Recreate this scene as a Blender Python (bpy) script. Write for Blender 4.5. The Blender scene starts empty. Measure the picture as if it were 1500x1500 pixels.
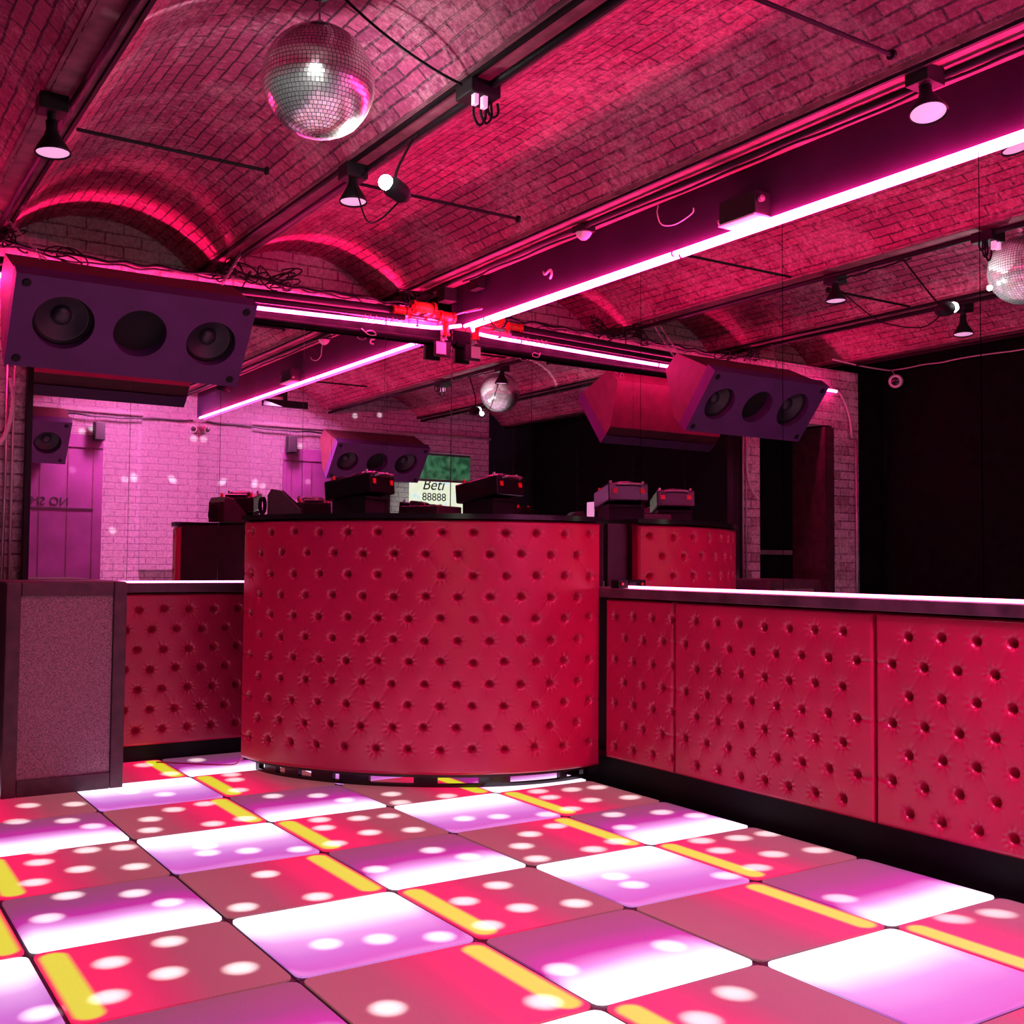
import bpy, bmesh, math, random
import numpy as np
from mathutils import Vector, Matrix
random.seed(7)
SC = bpy.context.scene
COL = SC.collection
PI = math.pi

# ---------------------------------------------------------------- camera, world, exposure
CAM = Vector((-1.2063, -6.522, 1.1724))
FPX = 1592.0
YAW, PITCH, ROLL = 0.5795, 0.0462, 0.0080
def cam_axes():
    f = Vector((math.sin(YAW)*math.cos(PITCH), math.cos(YAW)*math.cos(PITCH), math.sin(PITCH)))
    r = Vector((math.cos(YAW), -math.sin(YAW), 0)); u = r.cross(f)
    return (math.cos(ROLL)*r+math.sin(ROLL)*u, -math.sin(ROLL)*r+math.cos(ROLL)*u, f)
CR, CU, CF = cam_axes()
cd = bpy.data.cameras.new('camera'); cam = bpy.data.objects.new('camera', cd); COL.objects.link(cam)
cd.sensor_width = 36; cd.lens = 36*FPX/1500.0; cd.clip_start = 0.05
cam.matrix_world = Matrix(((CR.x, CU.x, -CF.x, CAM.x), (CR.y, CU.y, -CF.y, CAM.y), (CR.z, CU.z, -CF.z, CAM.z), (0, 0, 0, 1)))
SC.camera = cam
w = bpy.data.worlds.new('world'); SC.world = w; w.use_nodes = True
w.node_tree.nodes['Background'].inputs[0].default_value = (0.5, 0.1, 0.3, 1)
w.node_tree.nodes['Background'].inputs[1].default_value = 0.002
SC.view_settings.view_transform = 'Standard'; SC.view_settings.look = 'None'
SC.view_settings.exposure = 0.0; SC.view_settings.gamma = 1.0
SC.view_settings.use_curve_mapping = False
SC.cycles.max_bounces = 10; SC.cycles.diffuse_bounces = 3; SC.cycles.glossy_bounces = 8
SC.cycles.sample_clamp_indirect = 4.0
SC.cycles.caustics_reflective = False; SC.cycles.caustics_refractive = False
SC.cycles.use_denoising = True

def lamp(name, kind, loc, color, energy, size=0.05, target=None, cone=None, blend=1.0, shape=None):
    d = bpy.data.lights.new(name, kind); d.color = color; d.energy = energy
    if kind == 'AREA':
        d.size = size
        if shape: d.shape = 'RECTANGLE'; d.size_y = shape
    else:
        d.shadow_soft_size = size
    if cone: d.spot_size = cone; d.spot_blend = blend
    o = bpy.data.objects.new(name, d); COL.objects.link(o); o.location = loc
    if target is not None:
        o.rotation_euler = (Vector(target)-Vector(loc)).to_track_quat('-Z', 'Y').to_euler()
    return o

XM, YM = 2.58, 0.05            # planes of the right and back mirrors
FARY = -5.8                    # wall behind the dance floor
DOTP = 130.0
BALL = Vector((0.336, -2.843, 2.933)); BALLR = 0.205
PINSPOT = Vector((0.72, -2.632, 2.696))

# added wash for the far wall, stand-in for the ball's reflected light, pinspot beams
lamp('far_wall_wash', 'AREA', (1.75, -5.27, 2.95), (1.0, 0.24, 0.66), 175, 0.5, target=(2.15, FARY, 1.5), shape=0.1)  # added lamp to brighten the far wall
lamp('ball_glow', 'POINT', BALL+(PINSPOT-BALL).normalized()*0.245, (0.95, 1, 0.95), 8, 0.015)  # added point lamp standing in for light reflected off the ball
PIN2 = Vector((-1.08, -5.50, 3.12))
lamp('pinspot_beam', 'SPOT', PIN2+(BALL-PIN2).normalized()*0.05, (1, 1, 0.97), 900, 0.05, target=BALL, cone=0.17, blend=0.3)
lamp('pinspot_beam', 'SPOT', PINSPOT+(BALL-PINSPOT).normalized()*0.045, (1, 1, 0.97), 300, 0.03, target=BALL, cone=0.95, blend=0.4)

# ---------------------------------------------------------------- node helpers and materials
def newmat(name):
    m = bpy.data.materials.new(name); m.use_nodes = True
    nt = m.node_tree; b = nt.nodes['Principled BSDF']
    return m, nt, b
def N(nt, t, **k):
    n = nt.nodes.new(t)
    for a, v in k.items():
        if a.startswith('i_'):
            key = a[2:]
            key = int(key) if key.isdigit() else key.replace('_', ' ')
            n.inputs[key].default_value = v
        else: setattr(n, a, v)
    return n
def L(nt, a, b): nt.links.new(a, b)
def rgb(*c): return (c[0], c[1], c[2], 1)
def ramp(nt, fac, stops, interp='LINEAR'):
    r = N(nt, 'ShaderNodeValToRGB'); e = r.color_ramp.elements; r.color_ramp.interpolation = interp
    while len(e) > 1: e.remove(e[-1])
    e[0].position = stops[0][0]; e[0].color = rgb(*stops[0][1])
    for p, c in stops[1:]:
        x = e.new(p); x.color = rgb(*c)
    L(nt, fac, r.inputs[0]); return r.outputs[0]
def mathn(nt, op, a, b=None):
    n = N(nt, 'ShaderNodeMath', operation=op)
    for i, v in enumerate((a, b)):
        if v is None: continue
        if isinstance(v, (int, float)): n.inputs[i].default_value = v
        else: L(nt, v, n.inputs[i])
    return n.outputs[0]

def plain(name, col, rough=0.6, metal=0.0, noise=0.25, scale=12, bump=0.1, spec=0.5):
    m, nt, b = newmat(name)
    tc = N(nt, 'ShaderNodeTexCoord')
    n = N(nt, 'ShaderNodeTexNoise'); n.inputs['Scale'].default_value = scale; n.inputs['Detail'].default_value = 6
    L(nt, tc.outputs['Object'], n.inputs['Vector'])
    lo = [c*(1-noise) for c in col]; hi = [min(1, c*(1+noise)) for c in col]
    L(nt, ramp(nt, n.outputs['Fac'], [(0.3, lo), (0.7, hi)]), b.inputs['Base Color'])
    b.inputs['Roughness'].default_value = rough; b.inputs['Metallic'].default_value = metal
    b.inputs['Specular IOR Level'].default_value = spec
    if bump:
        bp = N(nt, 'ShaderNodeBump'); bp.inputs['Strength'].default_value = bump; bp.inputs['Distance'].default_value = 0.01
        L(nt, n.outputs['Fac'], bp.inputs['Height']); L(nt, bp.outputs[0], b.inputs['Normal'])
    return m
def glow(name, col, strength):
    m, nt, b = newmat(name)
    b.inputs['Base Color'].default_value = rgb(0.8, 0.8, 0.8)
    b.inputs['Emission Color'].default_value = rgb(*col); b.inputs['Emission Strength'].default_value = strength
    return m

def brick(name, axis, c1, c2, mortar, patch, bw=0.225, bh=0.075, patchamt=0.5, bump=0.6, rough=0.85, mort=0.008, wob=0.015):
    m, nt, b = newmat(name)
    tc = N(nt, 'ShaderNodeTexCoord')
    if axis == 'uv': v = tc.outputs['UV']
    else:
        s = N(nt, 'ShaderNodeSeparateXYZ'); L(nt, tc.outputs['Object'], s.inputs[0])
        c = N(nt, 'ShaderNodeCombineXYZ')
        L(nt, s.outputs['X' if axis == 'xz' else 'Y'], c.inputs[0]); L(nt, s.outputs['Z'], c.inputs[1])
        v = c.outputs[0]
    ns = N(nt, 'ShaderNodeTexNoise'); ns.inputs['Scale'].default_value = 7; ns.inputs['Detail'].default_value = 3
    L(nt, v, ns.inputs['Vector'])
    vm = N(nt, 'ShaderNodeVectorMath', operation='MULTIPLY_ADD')
    vm.inputs[1].default_value = (wob, wob, 0); L(nt, ns.outputs['Color'], vm.inputs[0]); L(nt, v, vm.inputs[2])
    bt = N(nt, 'ShaderNodeTexBrick'); L(nt, vm.outputs[0], bt.inputs['Vector'])
    bt.inputs['Scale'].default_value = 1; bt.inputs['Brick Width'].default_value = bw; bt.inputs['Row Height'].default_value = bh
    bt.inputs['Mortar Size'].default_value = mort; bt.inputs['Mortar Smooth'].default_value = 0.4
    bt.inputs['Color1'].default_value = rgb(*c1); bt.inputs['Color2'].default_value = rgb(*c2); bt.inputs['Mortar'].default_value = rgb(*mortar)
    bt.inputs['Bias'].default_value = -0.1
    n2 = N(nt, 'ShaderNodeTexNoise'); n2.inputs['Scale'].default_value = 2.3; n2.inputs['Detail'].default_value = 9; n2.inputs['Roughness'].default_value = 0.72
    L(nt, tc.outputs['Object'], n2.inputs['Vector'])
    n3 = N(nt, 'ShaderNodeTexNoise'); n3.inputs['Scale'].default_value = 38; n3.inputs['Detail'].default_value = 8; n3.inputs['Roughness'].default_value = 0.8
    L(nt, tc.outputs['Object'], n3.inputs['Vector'])
    mixf = mathn(nt, 'ADD', mathn(nt, 'MULTIPLY', n2.outputs['Fac'], 0.6), mathn(nt, 'MULTIPLY', n3.outputs['Fac'], 0.4))
    rp = N(nt, 'ShaderNodeMapRange'); rp.inputs['From Min'].default_value = 0.47; rp.inputs['From Max'].default_value = 0.62
    rp.inputs['To Max'].default_value = patchamt; L(nt, mixf, rp.inputs['Value'])
    mx = N(nt, 'ShaderNodeMix', data_type='RGBA'); L(nt, rp.outputs[0], mx.inputs['Factor'])
    L(nt, bt.outputs['Color'], mx.inputs[6]); mx.inputs[7].default_value = rgb(*patch)
    dk = N(nt, 'ShaderNodeMapRange'); dk.inputs['From Min'].default_value = 0.3; dk.inputs['From Max'].default_value = 0.6
    dk.inputs['To Min'].default_value = 0.40; L(nt, n3.outputs['Fac'], dk.inputs['Value'])
    m2 = N(nt, 'ShaderNodeMix', data_type='RGBA', blend_type='MULTIPLY'); m2.inputs['Factor'].default_value = 1
    L(nt, mx.outputs[2], m2.inputs[6]); L(nt, dk.outputs[0], m2.inputs[7])
    L(nt, m2.outputs[2], b.inputs['Base Color'])
    b.inputs['Roughness'].default_value = rough; b.inputs['Specular IOR Level'].default_value = 0.3
    h = mathn(nt, 'ADD', mathn(nt, 'MULTIPLY', bt.outputs['Fac'], -1.0), mathn(nt, 'MULTIPLY', n3.outputs['Fac'], 0.9))
    bp = N(nt, 'ShaderNodeBump'); bp.inputs['Strength'].default_value = bump; bp.inputs['Distance'].default_value = 0.012
    L(nt, h, bp.inputs['Height']); L(nt, bp.outputs[0], b.inputs['Normal'])
    return m

M = {}
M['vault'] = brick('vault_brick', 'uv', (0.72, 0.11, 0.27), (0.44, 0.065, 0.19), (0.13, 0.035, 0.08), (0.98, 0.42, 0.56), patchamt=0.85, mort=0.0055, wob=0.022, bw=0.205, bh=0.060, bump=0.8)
M['lunette'] = brick('lunette_brick', 'xz', (0.72, 0.60, 0.62), (0.58, 0.42, 0.46), (0.26, 0.15, 0.18), (0.85, 0.78, 0.78), patchamt=0.6, mort=0.007)
M['header'] = brick('painted_header_brick', 'xz', (0.72, 0.55, 0.55), (0.6, 0.42, 0.42), (0.3, 0.2, 0.2), (0.8, 0.7, 0.7), patchamt=0.6)
M['white_brick'] = brick('white_painted_brick', 'xz', (0.80, 0.66, 0.78), (0.72, 0.58, 0.70), (0.32, 0.2, 0.32), (0.9, 0.8, 0.88), patchamt=0.5, bump=0.5, mort=0.006)
M['pier_brick'] = brick('worn_pier_brick', 'xz', (0.80, 0.58, 0.72), (0.42, 0.2, 0.28), (0.26, 0.14, 0.2), (0.95, 0.85, 0.9), patchamt=0.8, mort=0.007)
M['pier_side'] = brick('worn_pier_brick_side', 'yz', (0.62, 0.42, 0.5), (0.25, 0.1, 0.13), (0.14, 0.07, 0.1), (0.8, 0.72, 0.74), patchamt=0.75, mort=0.009)
M['stone'] = plain('flange_plaster', (0.26, 0.08, 0.12), 0.85, noise=0.5, scale=9, bump=0.4)
M['fascia'] = plain('purple_black_fascia_paint', (0.016, 0.004, 0.022), 0.75, noise=0.25, scale=3, bump=0.05, spec=0.15)
M['black'] = plain('matt_black', (0.006, 0.006, 0.007), 0.6, noise=0.2, spec=0.2)
M['iron'] = plain('black_iron', (0.008, 0.006, 0.008), 0.6, metal=0.0, noise=0.3, spec=0.15)
M['blackgloss'] = plain('black_gloss', (0.012, 0.01, 0.012), 0.18, noise=0.1, bump=0)
M['curtain'] = plain('black_drape', (0.0045, 0.006, 0.006), 0.95, noise=0.4, spec=0.05)
M['greenwall'] = plain('dark_green_paint', (0.012, 0.03, 0.028), 0.8, noise=0.5, scale=2, spec=0.2)
M['greencloth'] = plain('green_curtain', (0.02, 0.12, 0.08), 0.85, noise=0.3)
M['woodtrim'] = plain('dark_stained_ledge_wood', (0.09, 0.035, 0.06), 0.35, noise=0.5, scale=8, bump=0.05)
M['frame'] = plain('dark_frame_wood', (0.06, 0.022, 0.032), 0.42, noise=0.4, scale=14, bump=0.1)
M['sidewood'] = plain('dark_booth_side_board', (0.035, 0.012, 0.02), 0.5, noise=0.3)
M['door'] = plain('painted_door_boards', (0.13, 0.03, 0.12), 0.5, noise=0.25, scale=4, bump=0.1)
M['spk'] = plain('charcoal_speaker_paint', (0.075, 0.016, 0.115), 0.7, noise=0.15, scale=6, bump=0.05)
M['spkred'] = plain('speaker_cabinet_side', (0.11, 0.022, 0.035), 0.6, noise=0.2)
M['cone'] = plain('speaker_cone', (0.016, 0.012, 0.022), 0.45, noise=0.2, bump=0)
M['red'] = plain('red_valve_paint', (0.75, 0.05, 0.03), 0.35, noise=0.2)
M['orange'] = plain('orange_valve_paint', (0.9, 0.16, 0.06), 0.3, noise=0.2)
M['steel'] = plain('galvanised_steel', (0.45, 0.42, 0.44), 0.35, metal=0.8, noise=0.2)
M['cable_w'] = plain('pale_cable', (0.6, 0.5, 0.55), 0.5, noise=0.1)
M['white'] = plain('white_plastic', (0.8, 0.75, 0.78), 0.4, noise=0.05)
M['lens'] = glow('pink_lens_and_plate_glow', (1.0, 0.42, 0.80), 0.75)
M['neon'] = glow('pink_neon', (1.0, 0.024, 0.22), 180)
M['strip'] = glow('pink_led_strip', (1.0, 0.16, 0.42), 10)
M['bulb'] = glow('pinspot_bulb', (1, 1, 0.97), 60)
M['text'] = plain('black_lettering', (0.01, 0.008, 0.012), 0.6, noise=0.05, bump=0)

def mirror_mat():
    m, nt, b = newmat('mirror_glass')
    b.inputs['Base Color'].default_value = rgb(0.86, 0.84, 0.87); b.inputs['Metallic'].default_value = 1
    b.inputs['Roughness'].default_value = 0.0
    return m
M['mirror'] = mirror_mat()
def ball_mat():
    m, nt, b = newmat('mirror_ball_glass')
    b.inputs['Base Color'].default_value = rgb(0.93, 0.95, 0.95); b.inputs['Metallic'].default_value = 0.93
    b.inputs['Roughness'].default_value = 0.24
    return m
M['ball'] = ball_mat()
def vinyl_mat():
    m, nt, b = newmat('red_vinyl')
    tc = N(nt, 'ShaderNodeTexCoord')
    n = N(nt, 'ShaderNodeTexNoise'); n.inputs['Scale'].default_value = 3; n.inputs['Detail'].default_value = 4
    L(nt, tc.outputs['Object'], n.inputs['Vector'])
    L(nt, ramp(nt, n.outputs['Fac'], [(0.3, (0.47, 0.009, 0.068)), (0.7, (0.56, 0.012, 0.085))]), b.inputs['Base Color'])
    b.inputs['Roughness'].default_value = 0.30; b.inputs['Specular IOR Level'].default_value = 0.6
    v = N(nt, 'ShaderNodeTexVoronoi'); v.inputs['Scale'].default_value = 420; L(nt, tc.outputs['Object'], v.inputs['Vector'])
    bp = N(nt, 'ShaderNodeBump'); bp.inputs['Strength'].default_value = 0.08; bp.inputs['Distance'].default_value = 0.002
    L(nt, v.outputs['Distance'], bp.inputs['Height']); L(nt, bp.outputs[0], b.inputs['Normal'])
    return m
M['vinyl'] = vinyl_mat()
def speckle_mat():
    m, nt, b = newmat('speckled_panel_fabric')
    tc = N(nt, 'ShaderNodeTexCoord')
    n = N(nt, 'ShaderNodeTexNoise'); n.inputs['Scale'].default_value = 260; n.inputs['Detail'].default_value = 3
    L(nt, tc.outputs['Object'], n.inputs['Vector'])
    L(nt, ramp(nt, n.outputs['Fac'], [(0.38, (0.10, 0.05, 0.07)), (0.62, (0.42, 0.24, 0.28))]), b.inputs['Base Color'])
    b.inputs['Roughness'].default_value = 0.5
    return m
M['speckle'] = speckle_mat()

def cell_mat(kind):
    m, nt, b = newmat('lit_floor_cell_'+kind)
    tc = N(nt, 'ShaderNodeTexCoord'); s = N(nt, 'ShaderNodeSeparateXYZ'); L(nt, tc.outputs['UV'], s.inputs[0])
    u, v = s.outputs['X'], s.outputs['Y']
    n = N(nt, 'ShaderNodeTexNoise'); n.inputs['Scale'].default_value = 1.6; n.inputs['Detail'].default_value = 2
    L(nt, tc.outputs['Object'], n.inputs['Vector'])
    wob = mathn(nt, 'MULTIPLY', mathn(nt, 'SUBTRACT', n.outputs['Fac'], 0.5), 0.25 if kind != 'red' else 0.12)
    # rounded-end falloff along the strip
    ve = mathn(nt, 'ABSOLUTE', mathn(nt, 'SUBTRACT', v, 0.5))
    over = mathn(nt, 'MAXIMUM', mathn(nt, 'SUBTRACT', ve, 0.40), 0.0)
    if kind == 'red':
        # LED strip: distance from a capsule beside the inner edge
        du = mathn(nt, 'ABSOLUTE', mathn(nt, 'SUBTRACT', u, 0.085))
        dist = mathn(nt, 'SQRT', mathn(nt, 'ADD', mathn(nt, 'MULTIPLY', du, du), mathn(nt, 'MULTIPLY', over, over)))
        stripf = N(nt, 'ShaderNodeMapRange', interpolation_type='SMOOTHSTEP'); stripf.inputs['From Min'].default_value = 0.085; stripf.inputs['From Max'].default_value = 0.045
        L(nt, dist, stripf.inputs['Value'])
        base = ramp(nt, mathn(nt, 'ADD', u, wob), [(0.0, (0.86, 0.006, 0.075)), (0.30, (0.82, 0.006, 0.075)), (0.44, (0.52, 0.012, 0.06)), (0.66, (0.25, 0.045, 0.06)), (1.0, (0.22, 0.06, 0.065))])  # LED glow fading from the strip; dull end stands in for ambient light
        mx = N(nt, 'ShaderNodeMix', data_type='RGBA'); L(nt, stripf.outputs[0], mx.inputs['Factor'])
        L(nt, base, mx.inputs[6]); mx.inputs[7].default_value = rgb(0.66, 0.66, 0.012); e = mx.outputs[2]
    elif kind == 'white':
        uu = mathn(nt, 'ADD', mathn(nt, 'ADD', u, wob), mathn(nt, 'MULTIPLY', mathn(nt, 'MULTIPLY', over, over), 9.0))
        e = ramp(nt, uu, [(0.0, (1.5, 1.25, 1.5)), (0.34, (1.25, 0.95, 1.3)), (0.52, (0.72, 0.36, 0.82)), (0.75, (0.52, 0.16, 0.62)), (0.93, (0.50, 0.10, 0.52)), (1.0, (0.62, 0.2, 0.65))])
    else:
        uu = mathn(nt, 'ADD', mathn(nt, 'ADD', u, wob), mathn(nt, 'MULTIPLY', mathn(nt, 'MULTIPLY', over, over), 9.0))
        e = ramp(nt, uu, [(0.0, (1.5, 1.25, 1.5)), (0.26, (1.25, 0.95, 1.3)), (0.38, (0.75, 0.30, 0.80)), (0.52, (0.42, 0.012, 0.30)), (0.72, (0.20, 0.035, 0.16)), (1.0, (0.16, 0.045, 0.09))])
    L(nt, e, b.inputs['Emission Color']); b.inputs['Emission Strength'].default_value = 1.0
    g = N(nt, 'ShaderNodeTexNoise'); g.inputs['Scale'].default_value = 300; L(nt, tc.outputs['Object'], g.inputs['Vector'])
    L(nt, ramp(nt, g.outputs['Fac'], [(0.35, (0.16, 0.13, 0.14)), (0.65, (0.26, 0.22, 0.23))]), b.inputs['Base Color'])
    b.inputs['Roughness'].default_value = 0.38
    return m
for k in ('red', 'white', 'violet'): M['cell_'+k] = cell_mat(k)

# ---------------------------------------------------------------- mesh helpers
def link(name, bm, mat, parent=None, smooth=False, kind=None, bevel=0.0):
    me = bpy.data.meshes.new(name); bm.to_mesh(me); bm.free()
    if isinstance(mat, (list, tuple)):
        for x in mat: me.materials.append(x)
    else: me.materials.append(mat)
    if smooth:
        for p in me.polygons: p.use_smooth = True
    o = bpy.data.objects.new(name, me); COL.objects.link(o)
    if parent is not None:
        o.parent = parent
        o.matrix_parent_inverse = Matrix.Translation(-Vector(pos_of(parent)))
    if kind: o['kind'] = kind
    if bevel:
        md = o.modifiers.new('bevel', 'BEVEL'); md.width = bevel; md.segments = 2; md.limit_method = 'ANGLE'
    return o
def pos_of(o):
    p = Vector((0, 0, 0))
    while o is not None:
        p += o.location
        if o.parent is not None: p += o.matrix_parent_inverse.translation
        o = o.parent
    return p
def thing(name, label, cat, loc=(0, 0, 0), group=None):
    o = bpy.data.objects.new(name, None); o.empty_display_size = 0.1; COL.objects.link(o); o.location = loc
    o['label'] = label; o['category'] = cat
    if group: o['group'] = group
    return o
def tag(o, label, cat, group=None):
    o['label'] = label; o['category'] = cat
    if group: o['group'] = group
    return o
def box(bm, x0, x1, y0, y1, z0, z1, mi=0):
    vs = [bm.verts.new((x, y, z)) for z in (z0, z1) for y in (y0, y1) for x in (x0, x1)]
    for idx in ((0, 2, 3, 1), (4, 5, 7, 6), (0, 1, 5, 4), (2, 6, 7, 3), (0, 4, 6, 2), (1, 3, 7, 5)):
        f = bm.faces.new([vs[i] for i in idx]); f.material_index = mi
    return vs
def B(x0, x1, y0, y1, z0, z1):
    bm = bmesh.new(); box(bm, min(x0, x1), max(x0, x1), min(y0, y1), max(y0, y1), min(z0, z1), max(z0, z1)); return bm
def tube_into(bm, pts, r, seg=10, caps=True, closed=False):
    pts = [Vector(p) for p in pts]; n = len(pts); rings = []
    up = None
    for i, p in enumerate(pts):
        if closed: t = (pts[(i+1) % n]-pts[i-1])
        else: t = (pts[min(i+1, n-1)]-pts[max(i-1, 0)])
        t.normalize()
        if up is None or abs(up.dot(t)) > 0.98: up = Vector((0, 0, 1)) if abs(t.z) < 0.9 else Vector((1, 0, 0))
        a = t.cross(up).normalized(); c = a.cross(t).normalized(); up = c
        rr = r[i] if isinstance(r, (list, tuple)) else r
        rings.append([bm.verts.new(p+a*rr*math.cos(2*PI*k/seg)+c*rr*math.sin(2*PI*k/seg)) for k in range(seg)])
    m = n if closed else n-1
    for i in range(m):
        A, D = rings[i], rings[(i+1) % n]
        for k in range(seg): bm.faces.new((A[k], A[(k+1) % seg], D[(k+1) % seg], D[k]))
    if caps and not closed:
        bm.faces.new(rings[0][::-1]); bm.faces.new(rings[-1])
    return bm
def T(pts, r, seg=10): return tube_into(bmesh.new(), pts, r, seg)
def curve_pts(ctrl, n=24):
    P = [Vector(c) for c in ctrl]; P = [2*P[0]-P[1]]+P+[2*P[-1]-P[-2]]; out = []
    for i in range(1, len(P)-2):
        for k in range(n):
            t = k/n; p0, p1, p2, p3 = P[i-1:i+3]
            out.append(0.5*((2*p1)+(-p0+p2)*t+(2*p0-5*p1+4*p2-p3)*t*t+(-p0+3*p1-3*p2+p3)*t**3))
    out.append(P[-2]); return out
def lathe(prof, loc, axis=(0, 0, 1), seg=32):
    """prof: list of (r, h); revolved about axis through loc."""
    bm = bmesh.new(); q = Vector((0, 0, 1)).rotation_difference(Vector(axis).normalized()); rings = []
    for r, h in prof:
        if r < 1e-6: rings.append([bm.verts.new(Vector(loc)+q @ Vector((0, 0, h)))])
        else: rings.append([bm.verts.new(Vector(loc)+q @ Vector((r*math.cos(2*PI*k/seg), r*math.sin(2*PI*k/seg), h))) for k in range(seg)])
    for A, D in zip(rings, rings[1:]):
        for k in range(seg):
            k2 = (k+1) % seg
            if len(A) == 1 and len(D) == 1: continue
            if len(A) == 1: bm.faces.new((A[0], D[k2], D[k]))
            elif len(D) == 1: bm.faces.new((A[k], A[k2], D[0]))
            else: bm.faces.new((A[k], A[k2], D[k2], D[k]))
    return bm
def prism(poly, a, b, axis='x'):
    """poly: list of 2-D points; extruded from a to b along axis."""
    bm = bmesh.new()
    def P(p, t): return {'x': (t, p[0], p[1]), 'y': (p[0], t, p[1]), 'z': (p[0], p[1], t)}[axis]
    A = [bm.verts.new(P(p, a)) for p in poly]; D = [bm.verts.new(P(p, b)) for p in poly]
    bm.faces.new(A); bm.faces.new(D[::-1])
    for i in range(len(poly)): bm.faces.new((A[i], D[i], D[(i+1) % len(poly)], A[(i+1) % len(poly)]))
    bmesh.ops.recalc_face_normals(bm, faces=bm.faces)
    return bm

# ================================================================ THE ROOM
# ceiling: brick jack arches springing between iron beams that run along y
SPR, CROWN = 3.03, 3.30
bays = [(-2.95, -1.70), (-1.58, -0.43), (-0.29, 0.88), (1.02, 2.21)]
bm = bmesh.new(); uvl = bm.loops.layers.uv.new('UVMap')
Y0, Y1 = FARY, 0.5
def strip_faces(bm, prof, y0, y1, ny=1):
    s = 0.0; arcs = [0.0]
    for a, b2 in zip(prof, prof[1:]):
        s += math.hypot(b2[0]-a[0], b2[1]-a[1]); arcs.append(s)
    for j in range(ny):
        ya, yb = y0+(y1-y0)*j/ny, y0+(y1-y0)*(j+1)/ny
        A = [bm.verts.new((x, ya, z)) for x, z in prof]; D = [bm.verts.new((x, yb, z)) for x, z in prof]
        for i in range(len(prof)-1):
            f = bm.faces.new((A[i], A[i+1], D[i+1], D[i])); f.smooth = True
            for lp, (u_, v_) in zip(f.loops, ((ya, arcs[i]), (ya, arcs[i+1]), (yb, arcs[i+1]), (yb, arcs[i]))): lp[uvl].uv = (u_, v_)
for x0, x1 in bays:
    c = (x0+x1)/2; hw = (x1-x0)/2; rise = CROWN-SPR; R = (hw*hw+rise*rise)/(2*rise); a0 = math.asin(hw/R)
    prof = [(c+R*math.sin(t), CROWN-R+R*math.cos(t)) for t in [a0*(2*k/22-1) for k in range(23)]]
    strip_faces(bm, prof, Y0-0.12, Y1, 6)
ceil = link('ceiling', bm, M['vault'], kind='structure')
def struct(name, bm, mat, **k): return link(name, bm, mat, kind='structure', **k)
# beam undersides between the arches
struct('trim_1', B(-0.45, -0.27, Y0, Y1, 3.035, 3.12), M['stone'])
struct('trim_2', B(0.865, 1.035, Y0, Y1, 3.035, 3.12), M['stone'])
struct('trim_3', B(-1.72, -1.56, Y0, Y1, 3.035, 3.12), M['stone'])
struct('trim_4', prism([(2.19, 3.033), (2.60, 3.095), (2.60, 3.17), (2.19, 3.14)], Y0, Y1, 'y'), M['stone'])
# thin black beam flanges
def flange(n, x, w_):
    struct(n, B(x-w_, x+w_, Y0, 0.45, 3.018, 3.0345), M['iron'])
flange('trim_5', -0.285, 0.008); flange('trim_6', 0.885, 0.009); flange('trim_7', 2.215, 0.008)
# right wall: dark downstand fascia above the mirrors, wall behind
struct('trim_8', B(2.575, 2.70, FARY, 0.05, 2.80, 3.10), M['fascia'])
struct('wall_right', B(2.60, 2.72, FARY, 0.6, 0, 3.4), M['black'])
# back wall: header above the mirrors, lunette wall set back behind it
struct('wall_back', B(-0.17, 2.62, 0.06, 0.16, 0, 2.925), M['header'])
struct('added_dark_strip', B(-0.145, 2.578, 0.048, 0.06, 2.702, 2.80), M['curtain'])  # black strip added so the header does not flare behind the neon
struct('wall_lunette', B(-2.1, 2.62, 0.5, 0.6, 0, 3.4), M['lunette'])
# piers and dark doorway left of the mirrors
bm = B(-0.45, -0.17, 0.045, 0.5, 0, 2.93); struct('wall_pier', bm, M['pier_brick'])
bm = B(-1.72, -1.36, 0.045, 0.5, 0, 2.93); struct('wall_pier_left', bm, M['pier_brick'])
bm = B(-1.36, -1.24, 0.02, 0.5, 0, 2.40); struct('trim_9', bm, M['frame'])
bm = B(-1.36, -0.45, 0.045, 0.5, 2.42, 2.93); struct('wall_lintel', bm, M['pier_brick'])
struct('dark_opening_sheet', B(-1.24, -0.45, 0.40, 0.44, 0, 2.42), M['curtain'])  # black sheet standing in for the darkness of the room behind
struct('trim_10', B(-0.175, -0.145, -0.02, 0.06, 0.9, 2.72), M['black'])
# black left side wall and far walls
struct('wall_left', B(-2.2, -2.1, FARY, 0.6, 0, 3.4), M['curtain'])
struct('wall_left_return', B(-2.1, -1.72, 0.06, 0.2, 0, 3.0), M['curtain'])
# far wall with the doorway the photograph was taken through
FT = FARY-0.12
struct('wall_far', B(0.09, 2.62, FT, FARY, 0, 3.4), M['white_brick'])
struct('wall_far_pier', B(-1.38, -1.16, FT, FARY, 0, 3.4), M['white_brick'])
struct('wall_far_head', B(-1.16, 0.09, FT, FARY, 2.60, 3.4), M['white_brick'])
struct('wall_far_green', B(-2.1, -1.38, FT, FARY, 0, 3.4), M['greenwall'])
struct('wall_far_corner_pier', B(1.95, 2.58, FARY, FARY+0.06, 1.06, 2.80), M['white_brick'])
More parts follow.
